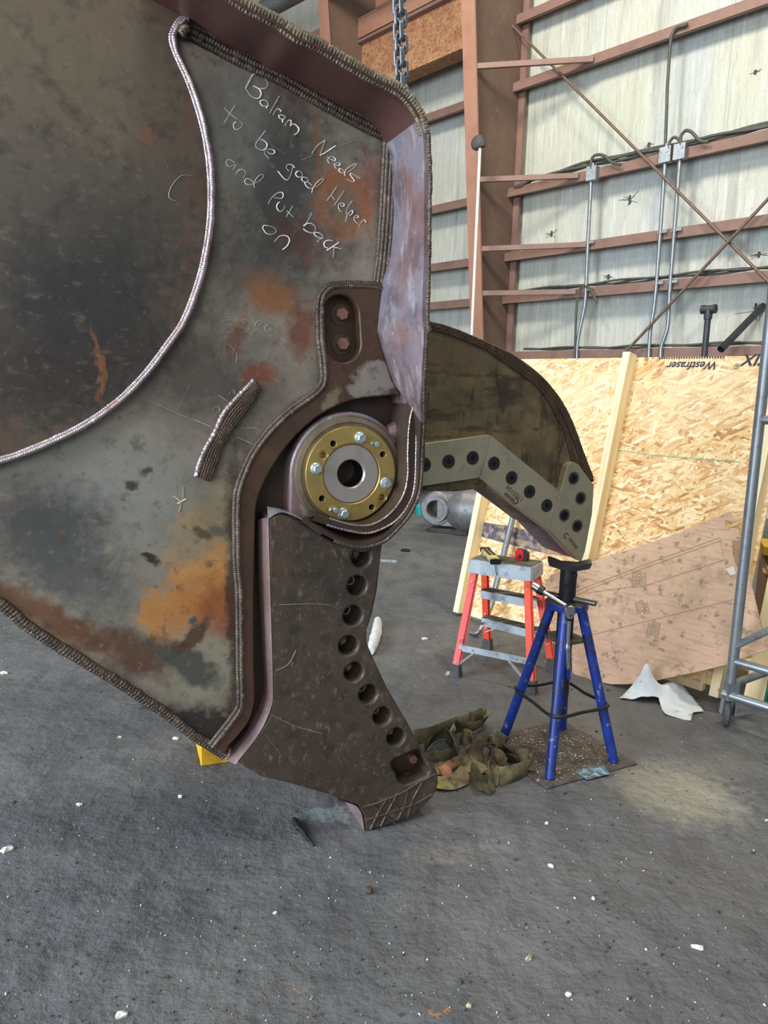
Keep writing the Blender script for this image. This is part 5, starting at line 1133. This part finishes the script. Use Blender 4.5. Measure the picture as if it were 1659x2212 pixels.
for s_ in (-1, 1): bar(bm, base_+Vector((-.012+s_*.026,-.02+s_*-.012,.055)), base_+Vector((s_*.026,-.01+s_*-.012,zlow)), .005, .03)
simple('caster_fork', bm, M_galv, parent=cw)
bm = bmesh.new(); bar(bm, base_+Vector((.01,-.03,.055)), base_+Vector((0,-.03,zlow-.01))+rdv*.16, .006, .025, up=(0,1,0)); simple('brake_lever', bm, M_galv, parent=cw)
# ================================================================ right background: boxes, pallet, green-edged board
def cbox(px, pyb, pyt, w_, d_, name, mat, lbl, cat, rot=-20, z0=0.0, grp=None):
    p = at_z(px, pyb, z0); h = zat(p.x, p.y, pyt)-z0
    bm = bmesh.new(); box(bm, (w_/2, d_/2, h/2), (w_, d_, h))
    bmesh.ops.bevel(bm, geom=bm.edges[:], offset=.004, segments=1, affect='EDGES')
    return simple(name, bm, mat, lbl, cat, grp, M=Matrix.Translation((p.x, p.y, z0)) @ Matrix.Rotation(R(rot), 4, 'Z')), p, h
b1_, p1_, h1_ = cbox(1640, 1440, 1242, .5, .5, 'cardboard_box', M_card2, 'brown cardboard box standing behind the scaffold at the right edge', 'box')
bm = bmesh.new(); box(bm, (.02+.0,-.0015,h1_/2), (.035,.002,h1_*.98)); simple('packing_tape', bm, mk('pale_tape', (176,164,148), rough=.3), parent=b1_)
bm = bmesh.new()
for j in range(5): box(bm, (.26+.01*j, .24, .006+j*.016), (.56-.03*j, .5, .010), Matrix.Rotation(R(3*j-5), 4, 'Z'))
simple('cardboard_stack', bm, M_card2, 'loose flat cardboard pieces lying on the box at the right edge', 'cardboard', M=Matrix.Translation((p1_.x-.02, p1_.y, h1_+.002)) @ Matrix.Rotation(R(-20), 4, 'Z'))
bm = bmesh.new(); box(bm, (.2,.2,.03), (.5,.3,.05)); simple('tool_case', bm, M_yellow, 'yellow case on top of the cardboard stack at the right edge', 'case', M=Matrix.Translation((p1_.x+.04, p1_.y+.05, h1_+.09)) @ Matrix.Rotation(R(-20), 4, 'Z'))
# second leaning board with a green edge
BF = Frame(OF.world((ur+.13, .05, 0)), math.atan2(dv.y, dv.x), R(13))
e = empty('lumber_board', BF.M, 'pine board with a green painted edge leaning behind the scaffold upright', 'board')
zt2 = BF.at(1656, 800, 0).z
bm = bmesh.new(); box(bm, (.03,.0,zt2/2+.03), (.10,.03,zt2)); simple('plank', bm, M_pine, parent=e)
bm = bmesh.new(); box(bm, (.085,.0,zt2/2+.03), (.010,.032,zt2)); simple('green_edge', bm, mk('green_edge_paint', (20,110,84), rough=.5), parent=e)
p = at_z(1606, 1500, 0)
bm = bmesh.new()
for j in range(2): box(bm, (.42,.12*j+.02,.10), (.9,.09,.024))
for j in range(3): box(bm, (.1+.34*j,.12,.045), (.09,.36,.085))
simple('pallet', bm, M_pine, 'low pine pallet on the floor behind the scaffold rails', 'pallet', M=Matrix.Translation((p.x+.08, p.y+.15, 0)) @ Matrix.Rotation(R(28), 4, 'Z'))
# ================================================================ small floor items
a, b = at_z(801,1408,.03), at_z(816,1338,.03)
pts = smoothp([a, a.lerp(b,.3)+Vector((.006,0,0)), a.lerp(b,.65)+Vector((.01,0,0)), b], 6); N_ = len(pts)
bm = bmesh.new(); tube(bm, pts, [.012+.022*math.sin(math.pi*(i+1)/(N_+1))**.5*(1+.12*math.sin(i*1.9)) for i in range(N_)], 14, jit=.10)
for v in bm.verts: v.co.z = max(.002, v.co.z)
simple('rolled_rag', bm, M_cloth, 'white rolled rag lying on the floor right behind the lower jaw', 'cloth', smooth=70)
def wedge(px, py, lx, ly, h, rot, mats, lbl, cat):
    p = at_z(px, py, 0); M_ = Matrix.Translation(p) @ Matrix.Rotation(R(rot), 4, 'Z')
    bm = bmesh.new(); box(bm, (lx/2, ly/2, h/2), (lx, ly, h)); bmesh.ops.bevel(bm, geom=bm.edges[:], offset=.004, segments=1, affect='EDGES')
    return simple('cribbing_block', bm, mats, lbl, cat, M=M_), M_
o, M_ = wedge(434, 1656, .12, .22, .10, 20, M_yellow, 'yellow timber block with a red top end under the shear body', 'block')
bm = bmesh.new(); box(bm, (.05,.11,.102), (.09,.2,.006)); simple('red_top', bm, M_redpaint, parent=o)
wedge(303, 1529, .07, .12, .06, 10, M_woodblock, 'small dark timber block peeking out under the shear body', 'block')
p = at_z(838,1213,0); bm = bmesh.new(); box(bm, (0,0,.006), (.17,.05,.012)); simple('steel_offcut', bm, M_alu, 'pale flat metal offcut on the floor beside the lower jaw top', 'offcut', M=Matrix.Translation(p) @ Matrix.Rotation(R(-5), 4, 'Z'))
p = at_z(876,1190,0); bm = bmesh.new(); lathe(bm, [(.022,0),(.045,0),(.05,.01),(.04,.016),(.022,.014),(.022,0)], n=24); simple('rubber_ring', bm, M_black, 'small black ring on the far floor between the jaws', 'ring', M=Matrix.Translation(p), smooth=40)
p = at_z(797,1928,0); bm = bmesh.new(); lathe(bm, [(0,0),(.012,0),(.014,.008),(.010,.018),(0,.02)], n=6); simple('metal_lump', bm, M_dkbolt, 'dark metal lump on the bare floor below the jaw tooth', 'debris', M=Matrix.Translation(p))
# charred stick
a, b = at_z(636,1772,.008), at_z(678,1826,.006); bm = bmesh.new(); tube(bm, smoothp([a, a.lerp(b,.4)+Vector((-.004,0,.004)), b], 8), [.014-.0006*i for i in range(17)], 8, jit=.35); simple('charred_stick', bm, M_black, 'black charred stick on the floor left of the jaw tooth', 'debris', smooth=60)
rr = random.Random(11)
def scrap(bm, px, py, s_, n=7, h=.004, el=1.0, rot=0):
    p = at_z(px, py, 0); v = []
    for t in range(n):
        a = 2*math.pi*t/n+rr.uniform(-.3,.3); r_ = s_*rr.uniform(.45, 1); x = r_*math.cos(a)*el; y = r_*math.sin(a)
        v.append((x*math.cos(rot)-y*math.sin(rot), x*math.sin(rot)+y*math.cos(rot)))
    top = [bm.verts.new((p.x+x, p.y+y, .002+rr.random()*h)) for x, y in v]; c = bm.verts.new((p.x, p.y, .003+h*1.2)); bt = [bm.verts.new((p.x+x*.96, p.y+y*.96, .0008)) for x, y in v]
    for i in range(n):
        j = (i+1) % n; bm.faces.new((top[i], top[j], c)); bm.faces.new((bt[i], bt[j], top[j], top[i]))
    bm.faces.new(bt[::-1])
M_scrap = mk('pale_paper_scrap', (206,204,192), [(40,5,.5,.7,(150,148,136),.7)], rough=.8)
M_scrap2 = mk('tan_scrap', (170,160,130), [(40,5,.5,.7,(110,104,88),.7)], rough=.8)
for (x, y, s_, el, rt, mt_, lbl) in ((15,1838,.022,1.3,.3,M_scrap,'crumpled pale scrap at the left frame edge on the floor'),(262,2194,.017,1.2,1,M_scrap,'pale torn scrap on the floor near the bottom left'),(1142,2072,.014,1.5,1.1,M_scrap2,'tan rectangular scrap on the floor at the lower right centre'),
  (1506,2048,.013,1.6,-.5,M_scrap,'white chip on the floor at the lower right'),(172,1740,.011,1.3,0,M_scrap,'white chip on the floor left of the charred stick'),(8,1455,.026,1,0,M_scrap,'pale blue-white scrap at the left edge below the shear body'),
  (390,1722,.010,1.4,.5,M_scrap,'small pale chip on the floor left below the yellow block'),(380,1597,.012,1.5,0,M_scrap,'flat pale chip on the floor just left of the yellow block'),(258,1594,.010,1.4,.3,M_scrap,'pale flake on the floor between the block and the left edge'),
  (1281,1942,.008,1.3,.9,M_scrap,'tiny white chip on the floor below the base plate'),(595,1974,.008,1.2,.4,M_scrap,'tiny white chip on the floor straight below the charred stick'),(1227,2150,.009,1.5,.1,M_scrap,'small chip at the bottom of the floor right of centre'),
  (1190,1872,.009,1.4,-.6,M_scrap,'thin white chip below the corner of the base plate'),(1180,1780,.009,1.2,.6,M_scrap,'white chip on the floor below the base plate front corner'),(918,1381,.022,1.2,.2,M_scrap,'pale scrap on the floor between the jaw and the ladder'),(972,1457,.03,1.4,.1,M_scrap2,'tan wood shaving beside the ladder front left foot'),(1012,2175,.011,1,.2,M_scrap2,'greyish lump at the bottom centre of the floor')):
    bm = bmesh.new(); scrap(bm, x, y, s_, 8, .004+s_*.25, el, rt); simple('floor_scrap', bm, mt_, lbl, 'scrap')
M_stone = mk('dark_grit', (58,57,60), rough=.85)
for nm, mt_, cnt, smin, smax, lbl in (('paper_flakes', M_scrap, 400, .0008, .0026, 'tiny pale flakes and chips scattered over the shop floor'), ('floor_grit', M_stone, 700, .0010, .0040, 'tiny dark grit and crumbs scattered over the shop floor')):
    bm = bmesh.new(); c_ = 0
    while c_ < cnt:
        x = rr.uniform(-30, 1680); y = 1060+(2230-1060)*(rr.random()**.75)
        if x < 900 and y < 1290+x*.72: continue
        s_ = rr.uniform(smin, smax)*(1 if rr.random() < .9 else 1.6); 
        if y < 1500: s_ *= 1.6
        if rr.random() < .05: s_ *= 2
        scrap(bm, x, y, s_, 5, s_*.6, rr.uniform(1, 1.8), rr.uniform(0, 3)); c_ += 1
    simple(nm, bm, mt_, lbl, 'debris', kind='stuff')
